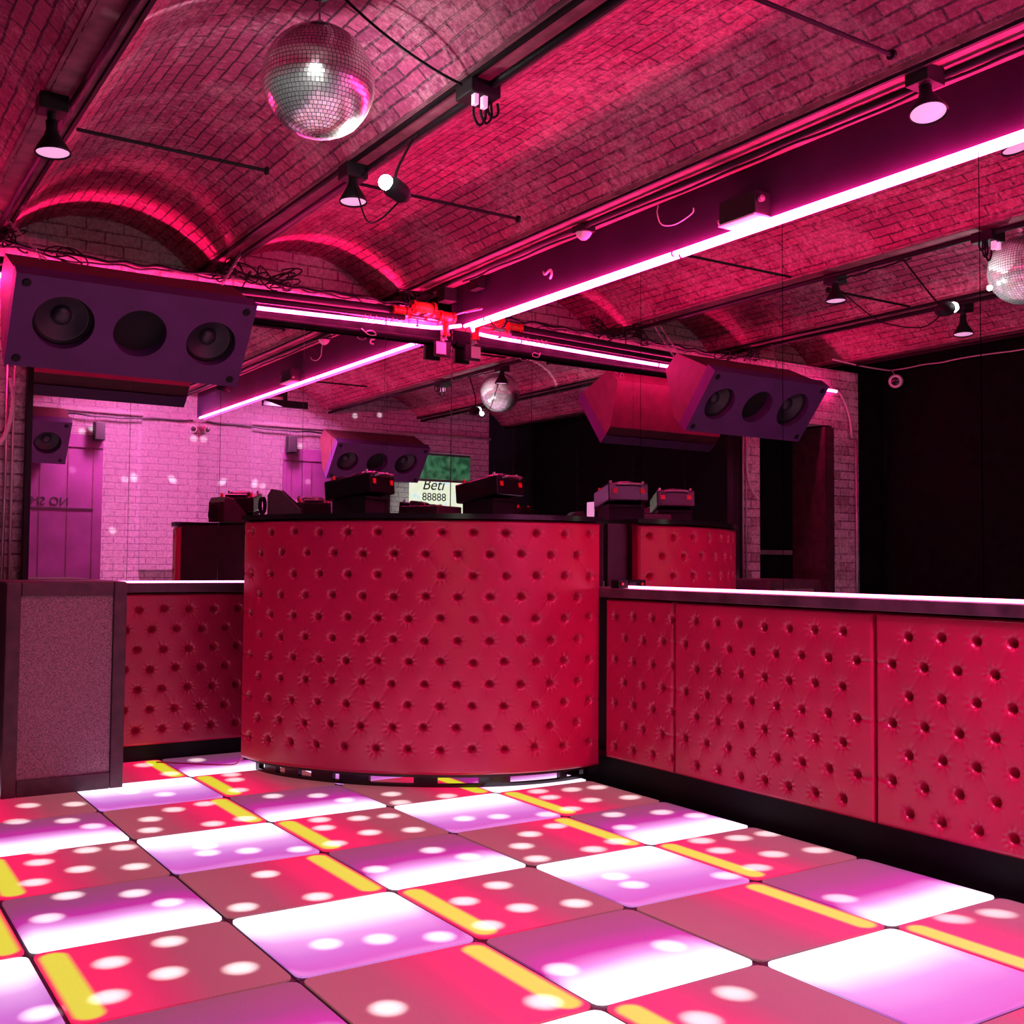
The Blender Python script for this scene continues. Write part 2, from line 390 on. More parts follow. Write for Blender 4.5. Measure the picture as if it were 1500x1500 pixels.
# passage behind the doorway
struct('wall_passage_end', B(-2.6, 0.3, -8.5, -8.4, 0, 3.1), M['white_brick'])
struct('wall_passage_left', B(-2.7, -2.6, -8.4, FT, 0, 3.1), M['black'])
struct('wall_passage_right', B(0.3, 0.4, -8.4, FT, 0, 3.1), M['black'])
struct('ceiling_passage', B(-2.7, 0.4, -8.5, FT, 3.0, 3.1), M['black'])
struct('floor', B(-2.7, 2.7, -8.5, 0.6, -0.12, -0.03), M['black'])
# recessed kick boards under the padded counters
struct('baseboard_right', B(2.49, 2.60, -5.79, -0.02, -0.03, 0.125), M['black'])
struct('baseboard_back', B(-0.17, 2.49, 0.0, 0.06, -0.03, 0.10), M['black'])

# ================================================================ DANCE FLOOR
ordn = ['first', 'second', 'third', 'fourth', 'fifth']
def floor_panel(ix, iy):
    x0 = -1.2+1.2*ix; y1 = -1.2*iy
    colname = ['left-hand column', 'middle column', 'column beside the right counter'][ix]
    rowname = ['against the back counter', 'second row from the back counter', 'third row from the back counter', 'fourth row from the back counter', 'fifth row from the back counter'][iy]
    t = thing('dance_floor_panel', 'lit dance floor panel, %s, %s' % (colname, rowname), 'dance floor panel', (x0+0.6, y1-0.6, -0.03), 'light-up dance floor panels')
    link('panel_frame', B(x0+0.002, x0+1.198, y1-1.198, y1-0.002, -0.03, -0.006), M['frame_floor'], t)
    specs = [('red', 0, 0, 'r'), ('violet', 1, 0, 'd'), ('white', 0, 1, 'u'), ('red', 1, 1, 'l')]
    for kind, cx, cy, led in specs:
        g = 0.007
        ax, bx = x0+0.6*cx+g, x0+0.6*cx+0.6-g
        by, ay = y1-0.6*cy-g, y1-0.6*cy-0.6+g
        bm = bmesh.new(); uv = bm.loops.layers.uv.new('UVMap')
        # cushioned acrylic plate with rounded corners
        rc = 0.03; pts = []
        for (qx, qy, s) in ((bx-rc, by-rc, 0), (ax+rc, by-rc, 1), (ax+rc, ay+rc, 2), (bx-rc, ay+rc, 3)):
            for k in range(4):
                a = PI/2*s+PI/2*k/3; pts.append((qx+rc*math.cos(a), qy+rc*math.sin(a)))
        top = [bm.verts.new((p[0], p[1], 0.0)) for p in pts]; bot = [bm.verts.new((p[0], p[1], -0.006)) for p in pts]
        fs = [bm.faces.new(top)]
        for i in range(len(pts)): fs.append(bm.faces.new((bot[i], bot[(i+1) % len(pts)], top[(i+1) % len(pts)], top[i])))
        for f in fs:
            for lp in f.loops:
                p = lp.vert.co; fx = (p.x-ax)/(bx-ax); fy = (p.y-ay)/(by-ay)
                lp[uv].uv = {'r': (1-fx, fy), 'l': (fx, fy), 'd': (fy, fx), 'u': (1-fy, fx)}[led]
        c = link('lit_cell', bm, M['cell_'+kind], t)
        c['label'] = {'red': 'red lit cell with a yellow edge light', 'violet': 'violet cell with a white near edge', 'white': 'white and lilac lit cell'}[kind]
M['frame_floor'] = plain('dark_joint', (0.03, 0.012, 0.02), 0.5, noise=0.2)
for ix in range(3):
    for iy in range(5): floor_panel(ix, iy)

# ================================================================ UPHOLSTERY
def catmull(ctrl, n=40): return [(p.x, p.y) for p in curve_pts([(a, b, 0) for a, b in ctrl], n)]
class Path:
    def __init__(s, pts):
        s.p = np.array(pts, float); d = np.hypot(*np.diff(s.p, axis=0).T); s.s = np.concatenate([[0], np.cumsum(d)]); s.L = s.s[-1]
    def at(s, q):
        x = np.interp(q, s.s, s.p[:, 0]); y = np.interp(q, s.s, s.p[:, 1]); e = 0.004
        tx = np.interp(q+e, s.s, s.p[:, 0])-np.interp(q-e, s.s, s.p[:, 0]); ty = np.interp(q+e, s.s, s.p[:, 1])-np.interp(q-e, s.s, s.p[:, 1])
        l = np.hypot(tx, ty)+1e-9; return x, y, ty/l, -tx/l      # outward normal (right of travel)
def tufted(path, z0, z1, buttons, neigh, step=0.0055, thick=0.05, edge=0.03, seed=1, edge_folds=()):
    rs = np.random.RandomState(seed)
    ns = int(path.L/step)+1; nz = int((z1-z0)/step)+1
    S, Z = np.meshgrid(np.linspace(0, path.L, ns), np.linspace(z0, z1, nz), indexing='ij')
    bt = np.array(buttons)+rs.uniform(-0.004, 0.004, (len(buttons), 2))
    H = np.full(S.shape, thick)
    # soft puff between buttons
    Dm = np.full(S.shape, 9.0)
    for i, (bs, bz) in enumerate(bt):
        ds, dz = S-bs, Z-bz; d = np.hypot(ds, dz); Dm = np.minimum(Dm, d)
        loc = d < 0.16
        th = np.arctan2(dz, ds); k = rs.randint(8, 12); ph = rs.uniform(0, 6.28)
        H[loc] -= (0.040*np.exp(-(d/0.0165)**3)+0.009*np.exp(-(d/0.022)))[loc]
        amp = rs.uniform(0.0010, 0.0030)
        H[loc] += (amp*np.cos(k*th+ph)*np.exp(-((d-0.030)/0.014)**2))[loc]
        H[loc] -= (0.0022*(dz < 0)*np.abs(dz)/0.05*np.exp(-(d/0.05)**2))[loc]
    for (i, j) in neigh:
        a, b_ = bt[i], bt[j]; v = b_-a; l = np.hypot(*v); v = v/l
        t = (S-a[0])*v[0]+(Z-a[1])*v[1]; e = (S-a[0])*(-v[1])+(Z-a[1])*v[0]
        m = (t > 0) & (t < l) & (abs(e) < 0.03)
        f = rs.uniform(0.0002, 0.0024)
        H[m] -= (f*np.exp(-(e/0.006)**2)*(0.35+0.65*np.abs(2*t/l-1)))[m]
    for (i, s_edge) in edge_folds:
        a = bt[i]; m = (np.sign(S-a[0]) == np.sign(s_edge-a[0])) & (abs(Z-a[1]) < 0.03)
        H[m] -= (0.004*np.exp(-((Z-a[1])/0.007)**2))[m]
    e = np.minimum(np.minimum(S, path.L-S), np.minimum(Z-z0, z1-Z))
    ef = np.sqrt(np.clip(1-(1-np.clip(e/edge, 0, 1))**2, 0, 1)); H *= ef
    X, Y, NX, NY = path.at(S)
    PX, PY = X+NX*H, Y+NY*H
    me = bpy.data.meshes.new('upholstery')
    V = np.stack([PX, PY, Z], -1).reshape(-1, 3)
    idx = np.arange(ns*nz).reshape(ns, nz)
    F = np.stack([idx[:-1, :-1], idx[1:, :-1], idx[1:, 1:], idx[:-1, 1:]], -1).reshape(-1, 4)
    me.from_pydata(V.tolist(), [], F.tolist()); me.update()
    for p in me.polygons: p.use_smooth = True
    me.materials.append(M['vinyl'])
    return me
def diamond(s_first, ds, ncolA, z_first, dz, nrows, smax, B_first=None, smin=0.0):
    """staggered rows of buttons; returns positions and diagonal neighbour pairs"""
    rows = []; P = []
    for r in range(nrows):
        z = z_first-dz*r; off = 0.0 if r % 2 == 0 else (ds/2 if B_first is None else B_first-s_first)
        row = []
        k = 0
        while True:
            s_ = s_first+off+ds*k
            if s_ > smax+1e-6: break
            row.append(len(P)); P.append((s_, z)); k += 1
        rows.append(row)
    nb = []
    for r in range(nrows-1):
        for i in rows[r]:
            for j in rows[r+1]:
                if abs(P[i][0]-P[j][0]) < ds*0.62: nb.append((i, j))
    return P, nb, rows
def mesh_obj(name, me, parent=None):
    o = bpy.data.objects.new(name, me); COL.objects.link(o)
    if parent is not None: o.parent = parent; o.matrix_parent_inverse = Matrix.Translation(-pos_of(parent))
    return o

# ---------------------------------------------------------------- DJ booth
TH = 0.05
outer = [(0.872, -0.60), (0.885, -0.72), (0.935, -0.89), (1.03, -1.085), (1.17, -1.29), (1.34, -1.465), (1.55, -1.625), (1.77, -1.745), (2.0, -1.82), (2.24, -1.845), (2.455, -1.825)]
cp = catmull(outer, 12)
arr = np.array(cp); tg = np.gradient(arr, axis=0); tg /= np.hypot(tg[:, 0], tg[:, 1])[:, None]
nrm = np.stack([tg[:, 1], -tg[:, 0]], -1)       # outward (towards the dance floor) for a path going left to right
inner = arr-nrm*TH
bp_ = Path(inner)
booth = thing('dj_booth', 'tall curved DJ booth covered in buttoned red vinyl, in the mirrored corner', 'DJ booth', (1.7, -1.0, 0))
dsb = (bp_.L-0.10-0.09)/12
P, nb, rows = diamond(0.10, dsb, 13, 1.325, 0.1115, 11, bp_.L-0.06)
ef = [(rows[r][0], 0) for r in range(0, 11, 2)]+[(rows[r][-1], bp_.L) for r in range(0, 11, 2)]
up = mesh_obj('upholstery', tufted(bp_, 0.075, 1.395, P, nb, thick=TH, edge=0.022, seed=3, edge_folds=ef), booth)
# carcass behind the padding, top board, plinth with slots
def band(path_pts, off0, off1, z0, z1, s0=0.0, s1=1.0):
    """wall following the booth curve between two offsets behind the outer face"""
    n = len(path_pts); i0, i1 = int(s0*(n-1)), int(round(s1*(n-1)))
    bm = bmesh.new(); rings = []
    for i in range(i0, i1+1):
        p, q = path_pts[i], nrm[i]
        rings.append([bm.verts.new((p[0]-q[0]*o, p[1]-q[1]*o, z)) for o, z in ((off0, z0), (off1, z0), (off1, z1), (off0, z1))])
    for A, D in zip(rings, rings[1:]):
        for k in range(4): bm.faces.new((A[k], D[k], D[(k+1) % 4], A[(k+1) % 4]))
    bm.faces.new(rings[0]); bm.faces.new(rings[-1][::-1])
    bmesh.ops.recalc_face_normals(bm, faces=bm.faces)
    return bm
link('carcass', band(arr, 0.052, 0.09, 0.06, 1.39), M['sidewood'], booth)
link('top_board', band(arr, -0.012, 0.50, 1.395, 1.422), M['blackgloss'], booth)
link('side_board', prism([(0.90, -0.59), (0.925, -0.60), (1.165, -0.075), (1.14, -0.065)], 0.06, 1.395, 'z'), M['sidewood'], booth)
link('side_board', prism([(2.40, -1.70), (2.43, -1.73), (2.565, -1.70), (2.565, -1.67)], 1.04, 1.395, 'z'), M['sidewood'], booth)
pl = link('plinth', band(arr, 0.10, 0.13, -0.0, 0.016), M['blackgloss'], booth)
link('plinth_rail', band(arr, 0.10, 0.13, 0.056, 0.075), M['blackgloss'], booth)
for a, b_ in ((0.0, 0.03), (0.10, 0.17), (0.215, 0.26), (0.30, 0.36), (0.375, 0.45), (0.55, 0.60), (0.695, 0.77), (0.90, 0.925), (0.985, 1.0)):
    link('plinth_block', band(arr, 0.10, 0.13, 0.016, 0.056, a, b_), M['blackgloss'], booth)

# ---------------------------------------------------------------- padded counter fronts
def padded_panel(p0, p1, z0, z1, label, ds, sA, smaxA, sB, seed, cut=None):
    t = thing('padded_panel', label, 'padded panel', ((p0[0]+p1[0])/2, (p0[1]+p1[1])/2, z0), 'buttoned red counter fronts')
    pa = Path([p0, p1]); P = []; rows = []
    for r in range(7):
        z = z1-0.093-0.1155*r; s_ = sA if r % 2 == 0 else sB; row = []
        while s_ < smaxA:
            row.append(len(P)); P.append((s_, z)); s_ += ds
        rows.append(row)
    nb = [(i, j) for r in range(6) for i in rows[r] for j in rows[r+1] if abs(P[i][0]-P[j][0]) < ds*0.62]
    ef = []
    for r in range(1, 7, 2):
        if rows[r] and P[rows[r][0]][0] < 0.12: ef.append((rows[r][0], 0))
        if rows[r] and pa.L-P[rows[r][-1]][0] < 0.12: ef.append((rows[r][-1], pa.L))
    mesh_obj('upholstery', tufted(pa, z0, z1, P, nb, thick=0.048, edge=0.018, seed=seed, edge_folds=ef), t)
    a = Vector((p0[0], p0[1], 0)); b_ = Vector((p1[0], p1[1], 0)); d = (b_-a).normalized(); n_ = Vector((d.y, -d.x, 0))
    bm = bmesh.new(); q = [a-n_*0.035, b_-n_*0.035, b_-n_*0.006, a-n_*0.006]
    A = [bm.verts.new((v.x, v.y, z0+0.004)) for v in q]; D = [bm.verts.new((v.x, v.y, z1-0.004)) for v in q]
    bm.faces.new(A); bm.faces.new(D)
    for i in range(4): bm.faces.new((A[i], D[i], D[(i+1) % 4], A[(i+1) % 4]))
    bmesh.ops.recalc_face_normals(bm, faces=bm.faces)
    link('backing_board', bm, M['sidewood'], t)
XU = 2.500
padded_panel((XU, -1.86), (XU, -2.408), 0.125, 0.985, 'narrow buttoned red panel of the right counter, beside the DJ booth', 0.15, 0.085, 0.545, 0.16, 11)
padded_panel((XU, -2.412), (XU, -3.618), 0.125, 0.985, 'middle buttoned red panel of the right counter, between two seams', 0.148, 0.155, 1.16, 0.08, 12)
padded_panel((XU, -3.622), (XU, -4.83), 0.125, 0.985, 'buttoned red panel of the right counter running out of the picture on the right', 0.148, 0.155, 1.16, 0.08, 13)
padded_panel((0.16, -0.005), (1.125, -0.005), 0.09, 0.975, 'buttoned red panel of the back counter, left of the DJ booth', 0.148, 0.14, 1.06, 0.215, 14)

# ledges and LED strips
tag(link('counter_ledge', B(2.435, 2.575, -5.78, -1.72, 0.988, 1.036), M['woodtrim'], bevel=0.003), 'dark wooden ledge capping the right padded counter', 'counter top')
tag(link('counter_ledge', B(-0.14, 1.11, -0.06, 0.045, 0.98, 1.034), M['woodtrim'], bevel=0.003), 'dark wooden ledge capping the back padded counter', 'counter top')
tag(link('light_strip', B(2.556, 2.574, -5.78, -1.86, 1.037, 1.049), M['strip']), 'glowing pink light strip along the right ledge at the mirror foot', 'light strip')
tag(link('light_strip', B(-0.14, 1.11, 0.026, 0.044, 1.035, 1.045), M['strip']), 'glowing pink light strip along the back ledge at the mirror foot', 'light strip')

# framed cabinet on the left
cab = thing('framed_cabinet', 'low dark cabinet with a framed speckled grey-red front, at the left edge', 'cabinet', (-0.06, -0.4, 0))
link('body', B(-0.345, 0.215, -0.665, -0.07, 0.02, 1.045), M['sidewood'], cab)
for nm, b4 in (('frame_stile', (-0.352, -0.285, -0.700, -0.668, 0.0, 1.052)), ('frame_stile', (0.158, 0.222, -0.700, -0.668, 0.0, 1.052)),
               ('frame_rail', (-0.283, 0.156, -0.700, -0.668, 0.985, 1.052)), ('frame_rail', (-0.283, 0.156, -0.700, -0.668, 0.0, 0.082))):
    link(nm, B(*b4), M['frame'], cab, bevel=0.004)
link('front_panel', B(-0.283, 0.156, -0.686, -0.668, 0.082, 0.985), M['speckle'], cab)
link('top', B(-0.352, 0.222, -0.666, -0.065, 1.046, 1.056), M['frame'], cab)

# ================================================================ MIRRORS
ys = [0.045, -0.95, -2.0, -3.02, -4.03, -5.04, -5.79]
pos = ['in the corner', 'second from the corner', 'third from the corner', 'fourth from the corner', 'fifth from the corner', 'nearest the camera']
for i in range(6):
    a, b_ = ys[i], ys[i+1]
    o = link('wall_mirror', B(2.58, 2.59, b_+0.0018, a-0.0018, 1.036, 2.80), M['mirror'])
    tag(o, 'tall wall mirror above the right counter, %s' % pos[i], 'mirror', 'mirrors above the right counter')
xs = [-0.145, 0.40, 0.94, 1.48, 2.06, 2.578]
pos = ['at the left end beside the pier', 'second from the left', 'third from the left', 'fourth from the left', 'in the corner']
for i in range(5):
    o = link('wall_mirror', B(xs[i]+0.0015, xs[i+1]-0.0015, 0.05, 0.059, 1.034, 2.70), M['mirror'])
    tag(o, 'tall wall mirror on the back wall, %s' % pos[i], 'mirror', 'mirrors above the back counter')

# ================================================================ NEON TUBES
def neon(pts, label, r=0.0115):
    t = thing('neon_tube', label, 'neon light', pts[0])
    link('glass_tube', T(pts, r, 10), M['neon'], t)
    for k in (0.2, 0.5, 0.8):
        i = max(1, int(k*(len(pts)-1))); p = Vector(pts[i-1]).lerp(Vector(pts[i]), 0.5) if len(pts) > 2 else Vector(pts[0]).lerp(Vector(pts[1]), k)
        link('clip', lathe([(0.0, -0.005), (0.0155, -0.005), (0.0155, 0.005), (0.0, 0.005)], p, Vector(pts[i])-Vector(pts[i-1]), 12), M['steel'], t)
    return t
neon([(2.553, -1.19, 2.785), (2.553, -3.4, 2.785), (2.553, -5.62, 2.785)], 'long pink neon tube along the foot of the right fascia, running out of the picture')
neon([(2.553, -0.17, 2.785), (2.553, -0.7, 2.785), (2.553, -1.175, 2.785)], 'short pink neon tube on the right fascia, next to the corner')
neon([(-1.36, -0.01, 2.725), (-0.9, -0.01, 2.73), (-0.40, -0.01, 2.735)], 'pink neon tube over the pier and the dark doorway, at the left edge')
neon(curve_pts([(-0.36, 0.015, 2.735), (0.5, 0.01, 2.742), (1.2, 0.0, 2.752), (1.9, 0.0, 2.770), (2.25, 0.0, 2.778), (2.43, -0.03, 2.782), (2.50, -0.10, 2.787), (2.53, -0.155, 2.787)], 5),
     'pink neon tube on the back wall above the mirrors, behind the big speaker')

# ================================================================ PIPES AND CABLES
def pipe(name, pts, r, mat, label, cat='pipe', seg=10, group=None):
    return tag(link(name, T(pts, r, seg), mat, smooth=True), label, cat, group)
pipe('conduit', [(-0.6, -0.03, 2.80), (2.15, -0.03, 2.862)], 0.026, M['iron'], 'thick black pipe along the back wall, upper of the pair above the neon')
pipe('conduit', [(-0.6, -0.05, 2.752), (2.15, -0.05, 2.812)], 0.019, M['iron'], 'thin black pipe along the back wall just above the neon tube')
pipe('conduit', [(-0.17, 0.02, 2.685), (1.2, 0.02, 2.685), (2.56, 0.02, 2.70)], 0.022, M['curtain'], 'black pipe lying along the top edge of the back mirrors')
pipe('conduit', [(0.955, Y0, 3.0), (0.955, 0.45, 3.0)], 0.0155, M['iron'], 'black lighting pipe under the ceiling beam beside the mirror ball')
pipe('conduit', [(-0.345, Y0, 3.0), (-0.345, 0.45, 3.0)], 0.0155, M['iron'], 'black lighting pipe under the left-hand ceiling beam')
pipe('conduit', [(-1.64, Y0, 3.0), (-1.64, 0.45, 3.0)], 0.0155, M['iron'], 'black pipe under the beam over the dark side wall, seen in the mirror')
pipe('conduit', [(2.37, -5.7, 3.030), (2.36, -2.5, 3.030), (2.36, 0.45, 3.030)], 0.0155, M['iron'], 'black lighting pipe over the fascia on the right')
def sagcable(name, a, b, sag, r, mat, label, n=14, jit=0.0, cat='cable', rs=None):
    rs = rs or random; a, b = Vector(a), Vector(b); pts = []
    for i in range(n+1):
        t = i/n; p = a.lerp(b, t); p.z -= sag*4*t*(1-t)
        if 0 < i < n: p += Vector((0, rs.uniform(-jit, jit), rs.uniform(-jit, jit)))
        pts.append(p)
    return tag(link(name, T(curve_pts(pts, 4), r, 6), mat, smooth=True), label, cat)
sagcable('power_cable', (-0.33, -0.01, 2.93), (1.0, 0.0, 2.95), 0.035, 0.009, M['black'], 'black cable drooping under the left brick arch', jit=0.012)
sagcable('power_cable', (-0.33, 0.03, 2.90), (0.98, 0.03, 2.93), 0.02, 0.006, M['black'], 'thin black cable against the pale brick under the left arch', jit=0.02)
sagcable('power_cable', (0.9, -0.01, 2.96), (2.2, 0.0, 2.93), 0.03, 0.009, M['black'], 'black cable drooping under the second brick arch', jit=0.015)
sagcable('power_cable', (1.0, 0.02, 2.93), (2.15, 0.02, 2.91), 0.02, 0.006, M['black'], 'thin black cable on the header between the speaker and the red valves', jit=0.02)
sagcable('power_cable', (0.395, -2.86, 3.285), (0.86, -2.99, 3.0), 0.03, 0.0055, M['black'], 'black cable from the mirror ball motor to the black junction box')
sagcable('power_cable', (0.93, -1.93, 2.97), (0.93, -2.5, 2.985), 0.0, 0.006, M['black'], 'short black cable on the pipe between the lamp and the junction box', jit=0.004)
sagcable('power_cable', (2.40, -0.4, 3.022), (2.42, -5.7, 3.03), 0.0, 0.007, M['black'], 'long black cable lying on the beam above the right fascia', n=30, jit=0.006)
tag(link('loose_wire', T(curve_pts([(2.565, -2.16, 3.08), (2.55, -2.17, 3.03), (2.555, -2.20, 2.965), (2.56, -2.30, 2.94), (2.565, -2.42, 2.965), (2.56, -2.44, 2.99)], 6), 0.0035, 6), M['cable_w'], smooth=True), 'thin pale wire dangling on the right fascia', 'wire')
tag(link('loose_wire', T(curve_pts([(2.56, -1.10, 2.955), (2.545, -1.14, 2.93), (2.555, -1.18, 2.95), (2.55, -1.2, 2.915), (2.56, -1.17, 2.90)], 6), 0.008, 6), M['cable_w'], smooth=True), 'small twist of pink-lit tape on the right fascia near the corner', 'wire')
sagcable('loose_wire', (-1.35, 0.02, 3.02), (-2.06, -0.05, 2.98), 0.01, 0.008, M['cable_w'], 'pale cable from the arch to the dark side wall, seen in the mirror')
sagcable('loose_wire', (-2.06, -0.05, 2.98), (-2.06, -3.6, 3.02), 0.02, 0.006, M['cable_w'], 'pale cable running along the top of the dark side wall', n=20, jit=0.008)
# iron tie rods across the arches
def tie(x0, x1, y, z, label):
    t = thing('tie_rod', label, 'tie rod', (x0, y, z), 'iron tie rods under the arches')
    link('rod', T([(x0, y, z), (x1, y, z-0.005)], 0.0085, 8), M['iron'], t)
    link('end_plate', lathe([(0, -0.006), (0.02, -0.006), (0.02, 0.006), (0, 0.006)], (x1, y, z-0.005), (1, 0, 0), 10), M['iron'], t)
tie(-0.26, 0.60, -1.60, 3.035, 'iron tie rod under the left arch, below the mirror ball')
tie(1.03, 2.00, -1.66, 3.04, 'iron tie rod under the second arch, right of the white spotlight')
tie(1.30, 2.10, -4.00, 3.055, 'iron tie rod at the top edge of the picture, right of centre')

# ---- dark brackets, clamps and loose runs at the springing of the arches
def clutter_bunch(loc, label, n=7, rad=0.06, seed=1):
    rs = random.Random(seed); bm = bmesh.new()
    for i in range(n):
        c = Vector(loc)+Vector((rs.uniform(-rad, rad), rs.uniform(-0.01, 0.02), rs.uniform(-rad*0.5, rad*0.5)))
        a = rs.uniform(0.02, rad); b_ = rs.uniform(0.015, rad*0.7); ph = rs.uniform(0, 6.28); tl = rs.uniform(-0.5, 0.5)
        pts = [c+Vector((a*math.cos(t+ph), 0.02*math.sin(2*t), b_*math.sin(t)+tl*a*math.cos(t+ph))) for t in [2*PI*k/20*0.85 for k in range(21)]]
        tube_into(bm, pts, 0.005, 5)
    return tag(link('cable_bundle', bm, M['black'], smooth=True), label, 'cables')
clutter_bunch((0.98, -0.03, 2.95), 'tangle of black cables where the two brick arches meet', 9, 0.09, 2)
clutter_bunch((1.25, -0.03, 2.95), 'tangle of black cables left of the second arch', 8, 0.10, 3)
clutter_bunch((-0.30, -0.03, 2.94), 'coil of black cable at the left foot of the left arch', 6, 0.08, 4)
clutter_bunch((0.02, -0.035, 2.86), 'coil of black hose above the left end of the big speaker', 5, 0.09, 5)
clutter_bunch((2.28, -0.03, 2.93), 'knot of black cables above the red valves', 10, 0.10, 6)
# ---- red sprinkler valves and brass fittings in the corner
def valve(loc, ax, r, ln, mat, label, flange_r=1.5):
    t = thing('pipe_valve', label, 'valve', loc, 'red pipe fittings in the corner')
    a = Vector(ax).normalized()
    link('body', lathe([(0, -ln/2), (r*0.7, -ln/2), (r*0.95, -ln*0.3), (r, 0), (r*0.95, ln*0.3), (r*0.7, ln/2), (0, ln/2)], loc, a, 20), mat, t, smooth=False)
    for s in (-1, 1):
        c = Vector(loc)+a*(s*ln*0.5)
        link('collar', lathe([(0, -0.008), (r*flange_r*0.75, -0.008), (r*flange_r*0.75, 0.008), (0, 0.008)], c, a, 16), M['red'], t)
    link('stem', lathe([(0.006, 0), (0.006, 0.035), (0.014, 0.036), (0.014, 0.044), (0, 0.045)], Vector(loc)-Vector((0, 0, r)), (0, 0, -1), 12), M['steel'], t)
    return t
valve((2.305, -0.03, 2.900), (1, 0, 0.03), 0.045, 0.15, M['orange'], 'largest orange-red pipe fitting, left of the corner')
valve((2.47, -0.06, 2.855), (1, 0, 0), 0.038, 0.10, M['red'], 'red pipe fitting right in the corner, over the neon bend')
valve((2.12, -0.05, 2.858), (1, 0, 0.03), 0.028, 0.10, M['red'], 'small red pipe fitting at the end of the black pipe')
valve((2.46, -0.07, 2.765), (0, 0, 1), 0.026, 0.07, M['red'], 'red fitting hanging under the neon bend')
valve((2.25, -0.05, 2.825), (1, 0, 0), 0.016, 0.12, M['steel'], 'thin steel coupling under the orange-red fitting', 1.4)
pipe('fitting_pipe', [(2.05, -0.04, 2.835), (2.46, -0.06, 2.83)], 0.010, M['steel'], 'thin bright steel pipe linking the red fittings')
pipe('fitting_pipe', curve_pts([(2.50, -0.12, 2.865), (2.52, -0.35, 2.862), (2.53, -0.42, 2.855), (2.51, -0.44, 2.845), (2.48, -0.30, 2.845)], 5), 0.006, M['steel'], 'looped steel pipe on the fascia beside the corner')
for i, (px_, lab) in enumerate(((1.86, 'first'), (1.90, 'second'), (1.94, 'third'), (2.02, 'fourth'), (2.06, 'fifth'))):
    bm = T([(px_, -0.06, 2.80), (px_-0.02, -0.075, 2.775), (px_-0.012, -0.03, 2.76)], 0.0035, 6)
    tag(link('cable_tie', bm, M['cable_w']), '%s pale cable tie from the left, under the pipe before the red fittings' % lab, 'cable tie', 'cable ties on the back pipe')
bm = T(curve_pts([(1.86, 0.0, 2.71), (1.90, -0.03, 2.67), (1.95, -0.03, 2.675), (1.93, -0.02, 2.70), (1.88, -0.03, 2.69)], 5), 0.004, 6)
tag(link('loose_wire', bm, M['cable_w'], smooth=True), 'small pale wire loop hanging under the back neon tube', 'wire')
tag(link('junction_box', B(2.52, 2.575, -0.40, -0.28, 3.0, 3.09), M['black'], bevel=0.004), 'black junction box high in the corner above the fittings', 'junction box')
tag(link('junction_box', B(2.36, 2.46, -0.22, -0.12, 2.93, 3.02), M['black'], bevel=0.004), 'black box under the beam above the red corner fitting', 'junction box')
# emergency lamp in the corner: black case with a pale face
t = thing('corner_light', 'small black lamp with a square pale face, hanging in the corner below the fittings', 'lamp', (2.44, -0.03, 2.59))
link('case', B(2.40, 2.52, -0.04, -0.008, 2.585, 2.69), M['black'], t, bevel=0.003)
link('face', B(2.403, 2.478, -0.047, -0.041, 2.600, 2.682), M['white'], t, bevel=0.002)
link('bracket', B(2.45, 2.47, -0.035, -0.015, 2.69, 2.78), M['steel'], t)

